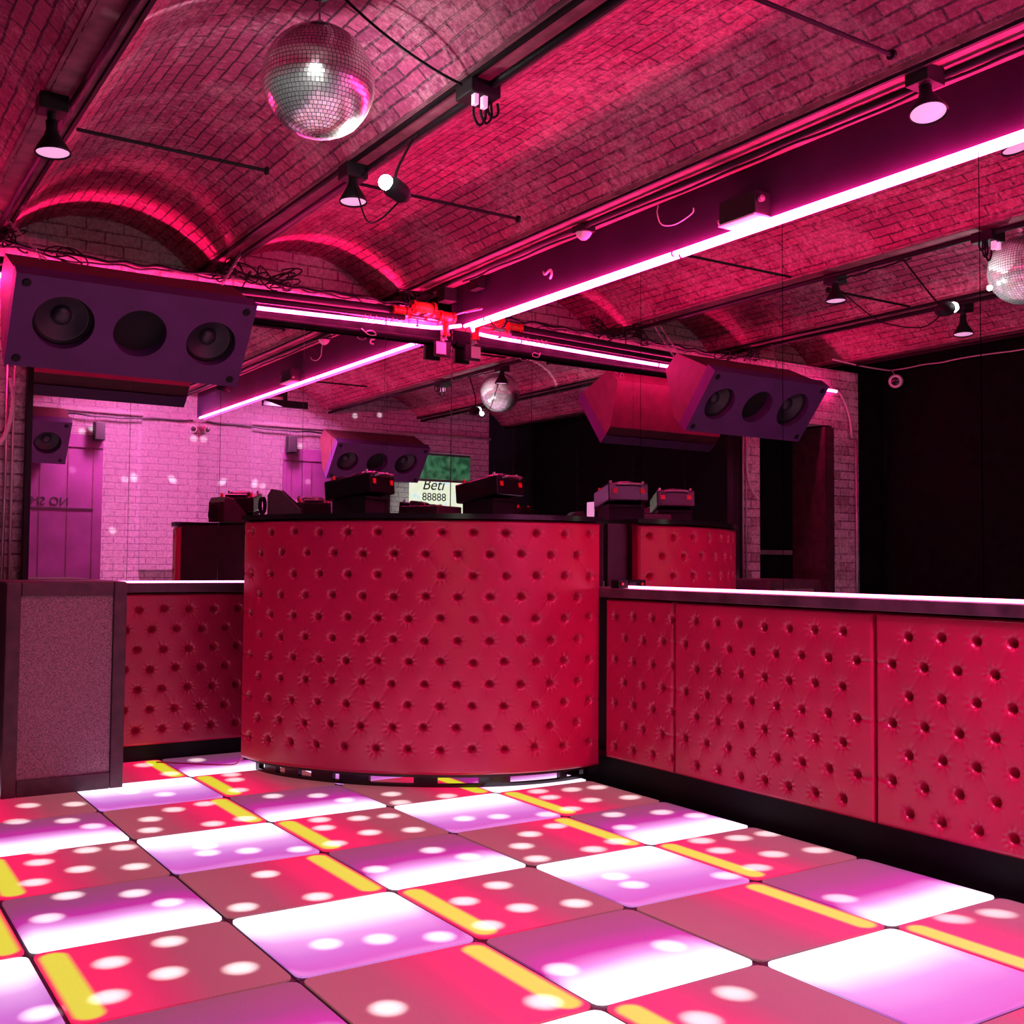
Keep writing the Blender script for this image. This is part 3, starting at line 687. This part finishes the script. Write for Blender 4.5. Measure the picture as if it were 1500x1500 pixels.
# ================================================================ HANGING SPEAKERS
def speaker(x0, x1, mirror_y, label, dark=False):
    prof = [(-0.366, 2.766), (-0.242, 2.654), (-0.336, 2.286), (-0.45, 2.176), (-0.77, 2.582)]
    f = (lambda y: y) if not mirror_y else (lambda y: FARY-y-0.17)
    prof = [(f(y), z) for y, z in prof]
    t = thing('hanging_speaker', label, 'speaker', ((x0+x1)/2, prof[2][0], prof[2][1]), 'three-driver hanging speakers')
    a3, a4 = Vector(prof[3]), Vector(prof[4]); e_ = (a3-a4).normalized(); n_in = Vector((-e_.y, e_.x))
    ctr = sum((Vector(q) for q in prof), Vector((0, 0)))/5
    if n_in.dot(ctr-a4) < 0: n_in = -n_in
    DEEP = 0.075
    def inset(a, prev):   # slide along the edge towards prev until DEEP behind the front
        d_ = (Vector(prev)-a).normalized(); return tuple(a+d_*(DEEP/d_.dot(n_in)))
    cprof = [prof[0], prof[1], prof[2], inset(a3, prof[2]), inset(a4, prof[0])]
    cab = link('cabinet', prism(cprof, x0+0.012, x1-0.012, 'x'), M['spkred'], t)
    for a, b_ in ((x0, x0+0.012), (x1-0.012, x1)): link('side_panel', prism([(y, z) for y, z in prof], a, b_, 'x'), M['spkred'], t)
    # baffle with three round holes and handles
    P0 = Vector((0, prof[4][0], prof[4][1])); P1 = Vector((0, prof[3][0], prof[3][1]))
    dn = (P1-P0); h = dn.length; dn.normalize(); nn = Vector((0, dn.z, -dn.y)) if not mirror_y else Vector((0, -dn.z, dn.y))
    if nn.z > 0: nn = -nn
    def at(u, v, o): return Vector((x0, 0, 0))+Vector((u, 0, 0))+P0+dn*v+nn*o
    W = x1-x0
    bm = bmesh.new(); holes = [(W*0.205, h*0.47, 0.150), (W*0.52, h*0.49, 0.138), (W*0.835, h*0.51, 0.135)]
    for o_, in ((0.018,),):
        ed = []
        def ring(pts):
            vs = [bm.verts.new(at(u, v, o_)) for u, v in pts]; es = [bm.edges.new((vs[i], vs[(i+1) % len(vs)])) for i in range(len(vs))]; return vs, es
        allE = []
        _, e_ = ring([(-0.002, 0), (W+0.002, 0), (W+0.002, h), (-0.002, h)]); allE += e_
        hv = []
        for cx, cy, r in holes:
            v_, e_ = ring([(cx+r*math.cos(2*PI*k/40), cy+r*math.sin(2*PI*k/40)) for k in range(40)]); allE += e_; hv.append(v_)
        bmesh.ops.triangle_fill(bm, use_beauty=True, use_dissolve=False, edges=allE)
        dele = []
        for fc in bm.faces:
            c = fc.calc_center_median(); u = c.x-x0; v = (c-Vector((x0, 0, 0))-P0-nn*o_-Vector((u, 0, 0))).dot(dn)
            if any(math.hypot(u-cx, v-cy) < r*0.98 for cx, cy, r in holes) : dele.append(fc)
        bmesh.ops.delete(bm, geom=dele, context='FACES')
        res = bmesh.ops.extrude_face_region(bm, geom=list(bm.faces)); vv = [g for g in res['geom'] if isinstance(g, bmesh.types.BMVert)]
        bmesh.ops.translate(bm, verts=vv, vec=-nn*0.092)
        bmesh.ops.recalc_face_normals(bm, faces=bm.faces)
    link('baffle', bm, M['spk'], t)
    for k, (cx, cy, r) in enumerate(holes):
        c = at(cx, cy, -0.035 if k != 1 else -0.06)
        if k != 1:
            d = link('driver', lathe([(r*0.99, 0.004), (r*0.92, 0.006), (r*0.86, 0.004), (r*0.80, 0.0), (r*0.42, -0.034), (r*0.36, -0.036), (0, -0.036)][::-1], c, nn, 36), M['cone'], t, smooth=True)
            link('dust_cap', lathe([(r*0.36, -0.034), (r*0.33, -0.018), (r*0.2, -0.006), (0, -0.002)][::-1], c, nn, 28), M['cone'], d, smooth=True)
            link('surround', lathe([(r*0.86, 0.004), (r*0.9, 0.013), (r*0.97, 0.013), (r*1.0, 0.004)][::-1], c, nn, 36), M['black'], d, smooth=True)
        else:
            link('horn', lathe([(r*0.99, 0.004), (r*0.7, -0.006), (0, -0.008)][::-1], c, nn, 36), M['black'], t, smooth=True)
    for u, v in ((0.05, 0.045), (0.05, h-0.045), (W-0.05, 0.045), (W-0.05, h-0.045)):
        link('bolt', lathe([(0, 0.026), (0.018, 0.025), (0.022, 0.019), (0.022, 0.0185)][::-1], at(u, v, 0), nn, 16), M['black'], t)
    return t
speaker(-0.36, 0.86, False, 'big purple-lit speaker with three round openings hung above the back counter')
speaker(-0.14, 1.10, True, 'big speaker hung before the brick wall behind the camera, seen only in the mirrors')
def chain(a, b, label):
    a, b = Vector(a), Vector(b); n = int((b-a).length/0.026); d = (b-a)/n; bm = bmesh.new(); ax = d.normalized()
    s1 = ax.cross(Vector((1, 0, 0))).normalized(); s2 = ax.cross(s1).normalized()
    for i in range(n):
        c = a+d*(i+0.5); s = s1 if i % 2 else s2
        tube_into(bm, [c+ax*0.017*math.cos(t)+s*0.008*math.sin(t) for t in [2*PI*k/8 for k in range(8)]], 0.0026, 4, closed=True)
    t = thing('hanging_chain', label, 'chain', a)
    link('links', bm, M['steel'], t, kind='stuff')
    link('hook', tube_into(bmesh.new(), [b+Vector((0.018*math.cos(q), 0, 0.018*math.sin(q)-0.015)) for q in [2*PI*k/12 for k in range(12)]], 0.004, 6, closed=True), M['steel'], t)
chain((-0.36, -0.18, 3.03), (-0.18, -0.40, 2.765), 'steel chain holding the left end of the big speaker')
chain((0.96, -0.25, 3.03), (0.80, -0.33, 2.765), 'steel chain holding the right end of the big speaker')
chain((0.97, -0.20, 3.03), (0.78, -0.285, 2.72), 'second steel chain behind the right end of the big speaker')
chain((1.09, -5.56, 3.10), (1.04, -5.60, 2.80), 'steel chain on the far speaker, seen in the mirror')

# ================================================================ MIRROR BALL
ball = thing('mirror_ball', 'silver mirror ball hanging from the left brick arch', 'mirror ball', BALL)
rs = random.Random(5); bm = bmesh.new(); ts = 0.0150; nr = int(PI*BALLR/ts)
for i in range(1, nr):
    th = PI*i/nr; rr = BALLR*math.sin(th); nc = max(3, int(2*PI*rr/ts)); hw = 0.435
    for j in range(nc):
        ph = 2*PI*j/nc; n0 = Vector((math.sin(th)*math.cos(ph), math.sin(th)*math.sin(ph), math.cos(th)))
        c = BALL+n0*BALLR
        nj = (n0+Vector((rs.gauss(0, .012), rs.gauss(0, .012), rs.gauss(0, .012)))).normalized()
        e1 = Vector((-math.sin(ph), math.cos(ph), 0)); e1 = (e1-nj*e1.dot(nj)).normalized(); e2 = nj.cross(e1)
        w_ = 2*PI*rr/nc*hw; h_ = PI*BALLR/nr*hw
        vs = [bm.verts.new(c+e1*a*w_+e2*b_*h_) for a, b_ in ((-1, -1), (1, -1), (1, 1), (-1, 1))]
        bm.faces.new(vs)
link('mirror_tiles', bm, M['ball'], ball)
bm = bmesh.new(); bmesh.ops.create_uvsphere(bm, u_segments=48, v_segments=24, radius=BALLR-0.003, matrix=Matrix.Translation(BALL))
link('core', bm, M['cone'], ball, smooth=True)
link('cap', lathe([(0, 0.03), (0.012, 0.03), (0.02, 0.012), (0.05, 0.004), (0.05, 0.0)][::-1], BALL+Vector((0, 0, BALLR-0.006)), (0, 0, 1), 20), M['steel'], ball)
link('hanger', T([BALL+Vector((0, 0, BALLR)), BALL+Vector((0, 0, 0.33))], 0.004, 6), M['steel'], ball)
link('motor', lathe([(0, 0), (0.028, 0), (0.05, 0.012), (0.05, 0.05), (0, 0.05)], BALL+Vector((0, 0, 0.315)), (0, 0, 1), 20), M['black'], ball)

# ================================================================ LAMPS
pins = thing('pinspot', 'small lit white spotlight beside the central black lamp, aimed at the mirror ball', 'spotlight', PINSPOT)
dv = (BALL-PINSPOT).normalized()
bm = bmesh.new(); bmesh.ops.create_uvsphere(bm, u_segments=20, v_segments=12, radius=0.030, matrix=Matrix.Translation(PINSPOT))
link('bulb', bm, M['bulb'], pins, smooth=True)
av = Vector((0.9, -0.25, -0.28)).normalized()
link('housing', lathe([(0.030, 0.01), (0.042, 0.03), (0.040, 0.09), (0.025, 0.12), (0, 0.125)], PINSPOT, Vector((0.75, 0.2, -0.22)), 20), M['black'], pins, smooth=True)
link('yoke', T(curve_pts([PINSPOT+Vector((0.06, 0.03, -0.01)), PINSPOT+Vector((0.10, 0.1, 0.10)), Vector((0.94, -2.45, 2.99))], 6), 0.006, 6), M['iron'], pins)
link('cord', T(curve_pts([PINSPOT+Vector((0.08, 0.02, -0.05)), (0.78, -2.45, 2.60), (0.84, -2.2, 2.68), (0.90, -1.96, 2.90)], 8), 0.004, 6), M['black'], pins)
t = thing('pinspot', 'small white spotlight high over the far doorway, seen in the mirrors', 'spotlight', PIN2)
dv2 = (BALL-PIN2).normalized()
link('housing', lathe([(0, -0.10), (0.03, -0.10), (0.042, 0.03), (0.036, 0.03), (0.034, 0.0), (0, 0.0)], PIN2, dv2, 20), M['black'], t, smooth=False)
link('bulb', lathe([(0.030, 0.008), (0.02, 0.014), (0, 0.016)], PIN2, dv2, 20), M['bulb'], t, smooth=True)
link('yoke', T([PIN2, PIN2+Vector((0, -0.02, 0.34))], 0.008, 6), M['iron'], t)
def par_lamp(loc, tilt, label, r=0.064, top=3.0, face='lens'):
    """loc: centre of the lit face"""
    t = thing('par_lamp', label, 'lamp', loc, 'black bell-shaped lamps under the beams')
    ax = Vector(tilt).normalized()   # points from face up to the base
    link('shade', lathe([(r*0.93, 0.004), (r, 0.0), (r*1.02, 0.008), (r*0.80, 0.035), (r*0.45, 0.075), (r*0.33, 0.10), (r*0.33, 0.135), (0, 0.137)], loc, ax, 32), M['black'], t, smooth=True)
    link('lens', lathe([(0, 0.002), (r*0.6, 0.003), (r*0.92, 0.007)], loc, ax, 28), M[face], t, smooth=True)
    lamp('par_lamp_light', 'SPOT', Vector(loc)-ax*0.012, (1.0, 0.22, 0.85), 14, 0.05, target=Vector(loc)-ax, cone=1.9, blend=0.8)
    base = Vector(loc)+ax*0.13
    link('neck', T([base, Vector((loc[0]+(base.x-loc[0]), base.y, top-0.02))], 0.018, 10), M['black'], t)
    link('base_box', B(base.x-0.055, base.x+0.055, base.y-0.05, base.y+0.05, top-0.045, top+0.022), M['black'], t, bevel=0.004)
    return t
par_lamp(Vector((0.905, -1.92, 2.845)), (0.0, 0.05, 1), 'black bell-shaped lamp left of the white spotlight')
par_lamp(Vector((-0.41, -1.93, 2.79)), (-0.05, 0.05, 1), 'black bell-shaped lamp at the left, under the left-hand beam', r=0.068)
par_lamp(Vector((2.285, -4.02, 2.865)), (0.15, 0.22, 1), 'black bell-shaped lamp in front of the right fascia', r=0.070, top=3.03)
t = thing('added_wash_bar', 'added black lamp bar under the ceiling, brightening the far brick wall', 'lamp', (1.75, -5.25, 3.03))  # fixture added to house the far wall wash
link('housing', B(1.48, 2.02, -5.25, -5.19, 2.93, 3.01), M['black'], t, bevel=0.005)
link('bracket', B(1.73, 1.77, -5.24, -5.20, 3.01, 3.27), M['iron'], t)
# black box with cable loops on the central pipe
t = thing('junction_box', 'black box with hanging cable loops on the central ceiling pipe', 'junction box', (0.93, -2.99, 2.93))
link('box', B(0.865, 0.995, -3.06, -2.93, 2.955, 3.012), M['black'], t, bevel=0.006)
link('socket', B(0.885, 0.903, -3.045, -3.02, 2.915, 2.955), M['lens'], t)  # sockets glow like the lamp lenses, pink light put into their material
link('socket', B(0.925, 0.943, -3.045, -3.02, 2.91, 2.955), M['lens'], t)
for k, (a, b_, d) in enumerate(((0.912, 0.957, 0.10), (0.945, 0.985, 0.085), (0.975, 1.015, 0.055))):
    link('cable_loop', T(curve_pts([(a, -3.0, 2.96), (a-0.004, -3.0, 2.96-d*0.7), ((a+b_)/2, -3.0, 2.955-d), (b_+0.004, -3.0, 2.96-d*0.7), (b_, -3.0, 2.96)], 6), 0.0055, 6), M['black'], t, smooth=True)
t = thing('smoke_detector', 'small black dome detector on the pipe over the right fascia', 'detector', (2.385, -1.74, 3.0))
link('mount', B(2.34, 2.43, -1.79, -1.69, 3.005, 3.045), M['black'], t, bevel=0.004)
link('dome', lathe([(0, -0.035), (0.018, -0.032), (0.034, -0.018), (0.045, 0.0), (0.045, 0.008), (0, 0.01)], (2.385, -1.74, 3.0), (0, 0, 1), 20), M['white'], t, smooth=True)
t = thing('light_box', 'black box on the right fascia just above the long neon tube', 'fixture', (2.52, -2.83, 2.80))
link('body', B(2.475, 2.574, -2.95, -2.71, 2.815, 2.925), M['black'], t, bevel=0.004)
link('neon_glint_plate', B(2.47, 2.574, -2.95, -2.71, 2.804, 2.813), M['white'], t)  # white plate painting the neon's reflection on the underside
link('knob', lathe([(0, 0), (0.014, 0), (0.016, 0.02), (0, 0.024)], (2.50, -2.955, 2.88), (0, -1, 0), 14), M['steel'], t)
link('knob', lathe([(0, 0), (0.012, 0), (0.012, 0.02), (0, 0.022)], (2.50, -2.705, 2.84), (0, 1, 0), 14), M['steel'], t)
# cameras in the far corner, seen in the mirror
def camera_dome(loc, d, label, r=0.045):
    t = thing('security_camera', label, 'camera', loc)
    link('housing', lathe([(0, -0.10), (r*0.8, -0.10), (r, -0.08), (r, 0.0), (r*0.8, 0.012), (r*0.62, 0.004)], loc, d, 24), M['white'], t, smooth=True)
    link('glass', lathe([(r*0.66, 0.0), (r*0.4, 0.006), (0, 0.008)][::-1], loc, d, 20), M['blackgloss'], t, smooth=True)
    return t
camera_dome((2.50, -5.68, 2.66), (-0.3, 1, -0.15), 'round white camera high in the brick corner, seen in the mirror')
camera_dome((-2.0, -0.15, 2.86), (0.9, -0.5, -0.2), 'round pink-lit camera on the dark side wall, seen in the right mirror', r=0.062)
pipe('loose_wire', [(-2.02, -0.1, 2.97), (-2.02, -0.14, 2.90)], 0.004, M['cable_w'], 'short wire above the side wall camera', 'wire')

# ================================================================ FAR WALL (seen in the mirrors)
d = struct('door_2', B(0.45, 1.54, FARY, FARY+0.035, 0, 2.46), M['door'])
for x in (0.62, 0.90, 1.18, 1.44):
    link('board_joint', B(x-0.006, x+0.006, FARY+0.035, FARY+0.037, 0, 2.44), M['frame'], d)
link('door_rail', B(0.45, 1.54, FARY+0.035, FARY+0.05, 2.38, 2.52), M['door'], d)
def text(body, loc, size, rotz, mat, label, name='lettering', ext=0.002, flat=(PI/2), shear=0.0, parent=None):
    c = bpy.data.curves.new(name, 'FONT'); c.body = body; c.size = size; c.extrude = ext; c.shear = shear; c.materials.append(mat)
    c.align_x = 'LEFT'
    tmp = bpy.data.objects.new(name, c); COL.objects.link(tmp)
    me = bpy.data.meshes.new_from_object(tmp.evaluated_get(bpy.context.evaluated_depsgraph_get()))
    bpy.data.objects.remove(tmp); me.materials.clear(); me.materials.append(mat)
    o = bpy.data.objects.new(name, me); COL.objects.link(o); o.location = loc; o.rotation_euler = (flat, 0, rotz)
    return o
nt_ = text('NO SMOKING', (1.20, FARY+0.040, 1.745), 0.125, PI, M['text'], '', 'no_smoking_lettering')
tag(nt_, 'black NO SMOKING lettering on the far door, reversed in the mirror', 'sign')
tag(link('sign_rule', B(0.5, 1.45, FARY+0.036, FARY+0.046, 1.705, 1.72), M['text']), 'black line under the NO SMOKING lettering', 'sign')
t = thing('wall_speaker', 'small black box speaker beside the top corner of the far door', 'speaker', (1.47, FARY+0.1, 2.48))
link('box', B(1.42, 1.53, FARY+0.05, FARY+0.16, 2.46, 2.66), M['black'], t, bevel=0.006)
link('grille', B(1.43, 1.52, FARY+0.161, FARY+0.166, 2.47, 2.65), M['iron'], t)
pipe('wall_pipe', [(-1.38, FARY+0.04, 2.83), (2.55, FARY+0.04, 2.78)], 0.02, M['cable_w'], 'pale painted pipe along the top of the far brick wall')
sagcable('power_cable', (0.3, FARY+0.08, 2.76), (2.5, FARY+0.08, 2.76), 0.03, 0.011, M['black'], 'black cable along the top of the far brick wall', jit=0.008)
# green curtain with folds
bm = bmesh.new(); n = 60; x0, x1 = 0.13, 0.40
A = []; D = []
for i in range(n+1):
    x = x0+(x1-x0)*i/n; y = FARY+0.05+0.022*math.sin(i*0.85)+0.008*math.sin(i*2.1)
    A.append(bm.verts.new((x, y, 0.02))); D.append(bm.verts.new((x, y, 2.16)))
for i in range(n): bm.faces.new((A[i], A[i+1], D[i+1], D[i]))
o = link('curtain', bm, M['greencloth'], smooth=True); md = o.modifiers.new('thick', 'SOLIDIFY'); md.thickness = 0.006
tag(o, 'dark green curtain hanging beside the doorway behind the camera', 'curtain')
# poster board seen through the doorway, glowing in place of passage light
PY = -8.0
pb = thing('poster_board', 'bright glowing poster with black writing seen through the doorway, in the corner of the mirrors', 'poster', (-1.75, PY, 1.0), None)
def uvm(name, stops):
    m, nt, b = newmat(name); tc = N(nt, 'ShaderNodeTexCoord'); n_ = N(nt, 'ShaderNodeTexNoise'); n_.inputs['Scale'].default_value = 9; n_.inputs['Detail'].default_value = 5
    L(nt, tc.outputs['Object'], n_.inputs['Vector']); r_ = ramp(nt, n_.outputs['Fac'], stops)
    L(nt, r_, b.inputs['Emission Color']); b.inputs['Emission Strength'].default_value = 1.3; b.inputs['Base Color'].default_value = rgb(0.3, 0.3, 0.3); return m
M['poster'] = uvm('glowing_poster', [(0.45, (0.80, 0.92, 0.62)), (0.58, (0.9, 0.95, 0.75)), (0.64, (0.45, 0.85, 0.85)), (0.7, (0.9, 0.95, 0.8))])
M['posterg'] = uvm('glowing_green_valance', [(0.4, (0.008, 0.05, 0.022)), (0.7, (0.05, 0.20, 0.09))])  # valance glows too, passage light put into its colour
link('board', B(-2.45, -1.35, PY-0.03, PY, 0.9, 2.42), M['poster'], pb)
link('valance', B(-2.45, -1.35, PY+0.002, PY+0.02, 2.44, 2.80), M['posterg'], pb)
link('rail', B(-2.45, -1.35, PY+0.002, PY+0.02, 2.40, 2.437), M['white'], pb)
link('rail', B(-2.45, -1.35, PY+0.002, PY+0.02, 2.803, 2.85), M['white'], pb)
def ptxt(body, x, z, size, sh=0.0):
    o = text(body, (x, PY+0.004, z), size, PI, M['text'], '', 'poster_writing', shear=sh)
    o.parent = pb; o.matrix_parent_inverse = Matrix.Translation(-Vector(pb.location))
    return o

# ================================================================ DJ EQUIPMENT
def player(loc, rot, label, tilt=0.30, stand=0.085):
    t = thing('media_player', label, 'media player', loc, 'media players on the DJ booth'); t.rotation_euler = (0, 0, rot); t.scale = (0.80, 0.84, 1.12)
    def add(nm, bm, mat, par=None, **k):
        o = link(nm, bm, mat, **k); o.parent = par or t
        return o
    # stand: two side plates and a shelf
    for s in (-1, 1): add('stand_leg', B(s*0.135-0.008, s*0.135+0.008, -0.13, 0.13, 0, stand), M['black'])
    add('stand_panel', B(-0.127, 0.127, -0.125, -0.115, 0, stand), M['black'])
    add('stand_shelf', B(-0.145, 0.145, -0.14, 0.14, stand, stand+0.012), M['black'])
    Rm = Matrix.Translation((0, 0, stand+0.022)) @ Matrix.Rotation(tilt, 4, 'X')
    def tb(bm): bmesh.ops.transform(bm, matrix=Rm, verts=bm.verts); return bm
    add('body', tb(B(-0.16, 0.16, -0.18, 0.18, -0.012, 0.085)), M['blackgloss'], bevel=0.008)
    add('jog_wheel', tb(lathe([(0, 0.018), (0.085, 0.018), (0.10, 0.012), (0.103, 0.0)][::-1], (0, -0.05, 0.0855), (0, 0, 1), 36)), M['blackgloss'])
    add('screen', tb(B(-0.09, 0.09, 0.075, 0.165, 0.0855, 0.100)), M['blackgloss'])
    for s in (-1, 1):
        add('knob', tb(lathe([(0, 0.02), (0.011, 0.02), (0.013, 0.0)][::-1], (s*0.13, 0.12, 0.0855), (0, 0, 1), 14)), M['red'])
        add('knob', tb(lathe([(0, 0.018), (0.010, 0.018), (0.012, 0.0)][::-1], (s*0.13, -0.14, 0.0855), (0, 0, 1), 14)), M['steel'])
        add('rear_port', tb(B(s*0.11-0.018, s*0.11+0.018, -0.186, -0.1805, 0.03, 0.055)), M['red'])
    add('handle', tb(T(curve_pts([(-0.10, -0.185, 0.07), (-0.08, -0.215, 0.075), (0.08, -0.215, 0.075), (0.10, -0.185, 0.07)], 5), 0.006, 6)), M['steel'])
    return t
BZ = 1.422
player((1.42, -0.95, BZ), 0.55, 'left black media player on a stand on top of the DJ booth', tilt=-0.12)
player((2.10, -1.24, BZ), 0.35, 'right black media player on a stand on top of the DJ booth', tilt=-0.12)
t = thing('mixer', 'low black mixer between the two media players on the DJ booth', 'mixer', (1.78, -1.12, BZ)); t.rotation_euler = (0, 0, 0.45)
o = link('body', B(-0.12, 0.12, -0.13, 0.13, 0.0, 0.062), M['sidewood'], bevel=0.006); o.parent = t
for i in range(4):
    for j in range(3):
        o = link('knob', lathe([(0, 0.014), (0.008, 0.014), (0.009, 0.0)][::-1], (-0.08+0.053*i, 0.0+0.045*j, 0.0622), (0, 0, 1), 10), M['black']); o.parent = t
t = thing('booth_monitor', 'black wedge monitor with coiled cable, at the left end of the DJ booth', 'speaker', (1.16, -0.45, BZ)); t.rotation_euler = (0, 0, -0.35)
o = link('cabinet', prism([(-0.09, 0.0), (0.10, 0.0), (0.10, 0.05), (-0.01, 0.155), (-0.07, 0.165), (-0.09, 0.13)], -0.08, 0.08, 'y'), M['sidewood'], bevel=0.004); o.parent = t
o = link('grille', prism([(0.104, 0.052), (-0.004, 0.155), (-0.002, 0.158), (0.107, 0.055)], -0.072, 0.072, 'y'), M['iron']); o.parent = t
bm = bmesh.new()
for k in range(5):
    c = Vector((-0.11-0.004*k, -0.03+0.015*k, 0.07)); tube_into(bm, [c+Vector((0.014*math.cos(q), 0.012*math.sin(q+k), 0.050*math.sin(q))) for q in [2*PI*j/16 for j in range(16)]], 0.0035, 5, closed=True)
o = link('coiled_cable', bm, M['black'], smooth=True); o.parent = t
# small items on the right ledge by the booth
t = thing('plug_box', 'small black plug box on the right ledge beside the DJ booth', 'plug box', (2.52, -1.93, 1.036))
link('case', B(2.485, 2.553, -1.935, -1.872, 1.037, 1.082), M['black'], t, bevel=0.003)
link('dial', lathe([(0, 0), (0.008, 0), (0.008, 0.006), (0, 0.006)], (2.51, -1.9355, 1.06), (0, -1, 0), 12), M['red'], t)

# thin cable on the floor at the booth foot
tag(link('floor_cable', T(curve_pts([(0.93, -0.52, 0.30), (0.915, -0.535, 0.12), (0.90, -0.5, 0.03), (0.84, -0.40, 0.008), (0.72, -0.28, 0.006), (0.55, -0.12, 0.006)], 6), 0.004, 6), M['vinyl'], smooth=True), 'thin red cable on the floor at the left foot of the DJ booth', 'cable')

# conduits and fittings on the left pier
pipe('pier_conduit', [(-0.27, 0.03, 0.9), (-0.272, 0.03, 2.45)], 0.008, M['steel'], 'thin vertical conduit on the pier left of the mirrors')
pipe('pier_conduit', [(-0.235, 0.03, 0.9), (-0.238, 0.03, 2.45)], 0.006, M['cable_w'], 'thin pale cable beside the conduit on the left pier')
bm = bmesh.new(); cpts = curve_pts([(-0.26, 0.01, 2.17), (-0.245, 0.0, 2.05), (-0.265, 0.0, 1.90), (-0.31, 0.0, 1.80), (-0.40, 0.01, 1.72)], 12)
tube_into(bm, cpts, [0.0125 if i % 2 else 0.0105 for i in range(len(cpts))], 8)
tag(link('flexible_hose', bm, M['cable_w']), 'pale ribbed hose curving down the pier at the left edge', 'hose')
pipe('pier_conduit', [(-1.66, 0.02, 0.6), (-1.66, 0.02, 2.3)], 0.012, M['steel'], 'steel conduit on the brick pier by the dark side wall, seen in the mirror')
pipe('pier_conduit', curve_pts([(-1.30, 0.0, 2.75), (-1.42, -0.01, 2.70), (-1.53, -0.01, 2.52), (-1.58, 0.0, 2.32)], 8), 0.010, M['cable_w'], 'pale cable curving over the brick pier by the dark side wall')
tag(link('push_bar', B(-1.18, -0.55, 0.35, 0.39, 1.26, 1.30), M['steel']), 'pale push bar across the dark doorway, seen in the right mirror', 'bar')
t = thing('wall_socket', 'small pink-glowing switch on the dark wall, seen in the right mirror', 'switch', (-2.08, -4.4, 1.8))
sp_ = link('plate', B(-2.095, -2.07, -4.52, -4.38, 1.76, 1.95), M['lens'], t, bevel=0.01)  # plate is no lamp; its pink light is put into the material

# ================================================================ SPOTS THROWN BY THE MIRROR BALL
def ray(px_, py_): return (CF*FPX+CR*(px_-750)+CU*(750-py_)).normalized()
def on_plane(px_, py_, axis, val):
    d = ray(px_, py_); return CAM+d*((val-CAM[axis])/d[axis])
dots = []
c1 = [(155,300),(410,292),(95,388),(370,383),(510,413),(235,553),(480,545),(680,530),(215,612),(440,650),(745,635),(190,722),(375,795),(740,782),(925,833),(260,918),(930,1047),(610,1162),(925,1220),(1320,1193),(600,1350),(230,1440),(790,78),(1080,50),(1300,47),(1270,130),(1290,158),(1310,215),(715,225),(905,238),(1125,290),(955,322),(825,375),(825,435),(1170,400),(1345,372),(1130,525),(1140,560),(1365,548),(935,125)]
c2 = [(375,248),(620,245),(770,270),(1025,237),(1330,247),(1090,195),(570,173),(345,125),(1075,283),(630,378),(845,370),(1010,357),(655,422),(905,448),(1145,433),(715,508),(520,540),(335,677),(620,800),(210,858),(665,1060),(960,1033),(1290,1020),(1250,545),(1445,580),(940,650),(1005,1413),(1425,825)]
c3 = [(300,372),(490,360),(755,348),(335,223),(705,222),(890,212),(1030,200),(770,255),(995,270),(1210,255),(885,318),(1120,350),(1385,337),(1180,420),(800,412),(660,457),(615,522),(700,592),(1010,540),(1140,497),(485,738),(615,862),(915,837),(430,957),(1130,690),(1230,735),(835,1200),(1425,1070),(735,1378)]
c4 = [(635,355),(1030,455),(870,478),(665,493),(770,547),(1060,567),(1300,545),(970,640),(800,685),(845,1332),(665,1475)]
c5 = [(490,810),(1110,922),(1350,893)]
for cc, ox in ((c1, 0), (c2, 300), (c3, 600), (c4, 850), (c5, 1100)):
    for x, y in cc: dots.append(on_plane(ox+x/3.75, 1100+y/3.75, 2, 0.0))
fl = []
for p in dots:
    if all((p-q).length > 0.05 for q in fl): fl.append(p)
for px_, py_ in ((120,632),(107,690),(183,702),(196,702),(290,645),(257,707),(320,707),(373,706),(165,777),(428,648),(520,609),(556,608)):
    p = on_plane(px_, py_, 1, 2*YM-FARY); x = p.x if p.x < XM else 2*XM-p.x
    fl.append(Vector((x, FARY, p.z)))
def blocked(p):
    for k in range(60, 100):
        q = BALL.lerp(p, k/100)
        if q.z < 1.43 and q.x > 0.85 and any(q.y > b4-0.03 for a4, b4 in outer if abs(a4-q.x) < 0.12): return True
        if q.z < 1.06 and q.y > -0.72 and q.x < 0.24: return True
    return False
fl = [p for p in fl if p.z > 0.1 or not blocked(p)]
for p in fl:
    d = (p-BALL); dist = d.length; s = BALL+d.normalized()*(BALLR+0.02)
    lamp('mirror_ball_spot', 'SPOT', s, (1, 0.97, 0.9), DOTP*dist*dist*(1.6 if p.z < 0.1 else 0.3), 0.003, target=p, cone=max(0.0176, 2*math.atan((0.066 if p.z < 0.1 else 0.05)/dist)), blend=1.0)
# writing on the glowing poster
def dbl(px_, py_, Y):
    p = on_plane(px_, py_, 1, Y); return Vector((2*XM-p.x, 2*YM-p.y, p.z))
q = dbl(618, 712, 2*YM-PY); ptxt('Beti', q.x, q.z-0.05, 0.24, 0.3)
q = dbl(618, 727, 2*YM-PY); ptxt('88888', q.x, q.z-0.06, 0.17)
q = dbl(622, 740, 2*YM-PY); ptxt('www', q.x, q.z-0.08, 0.12)
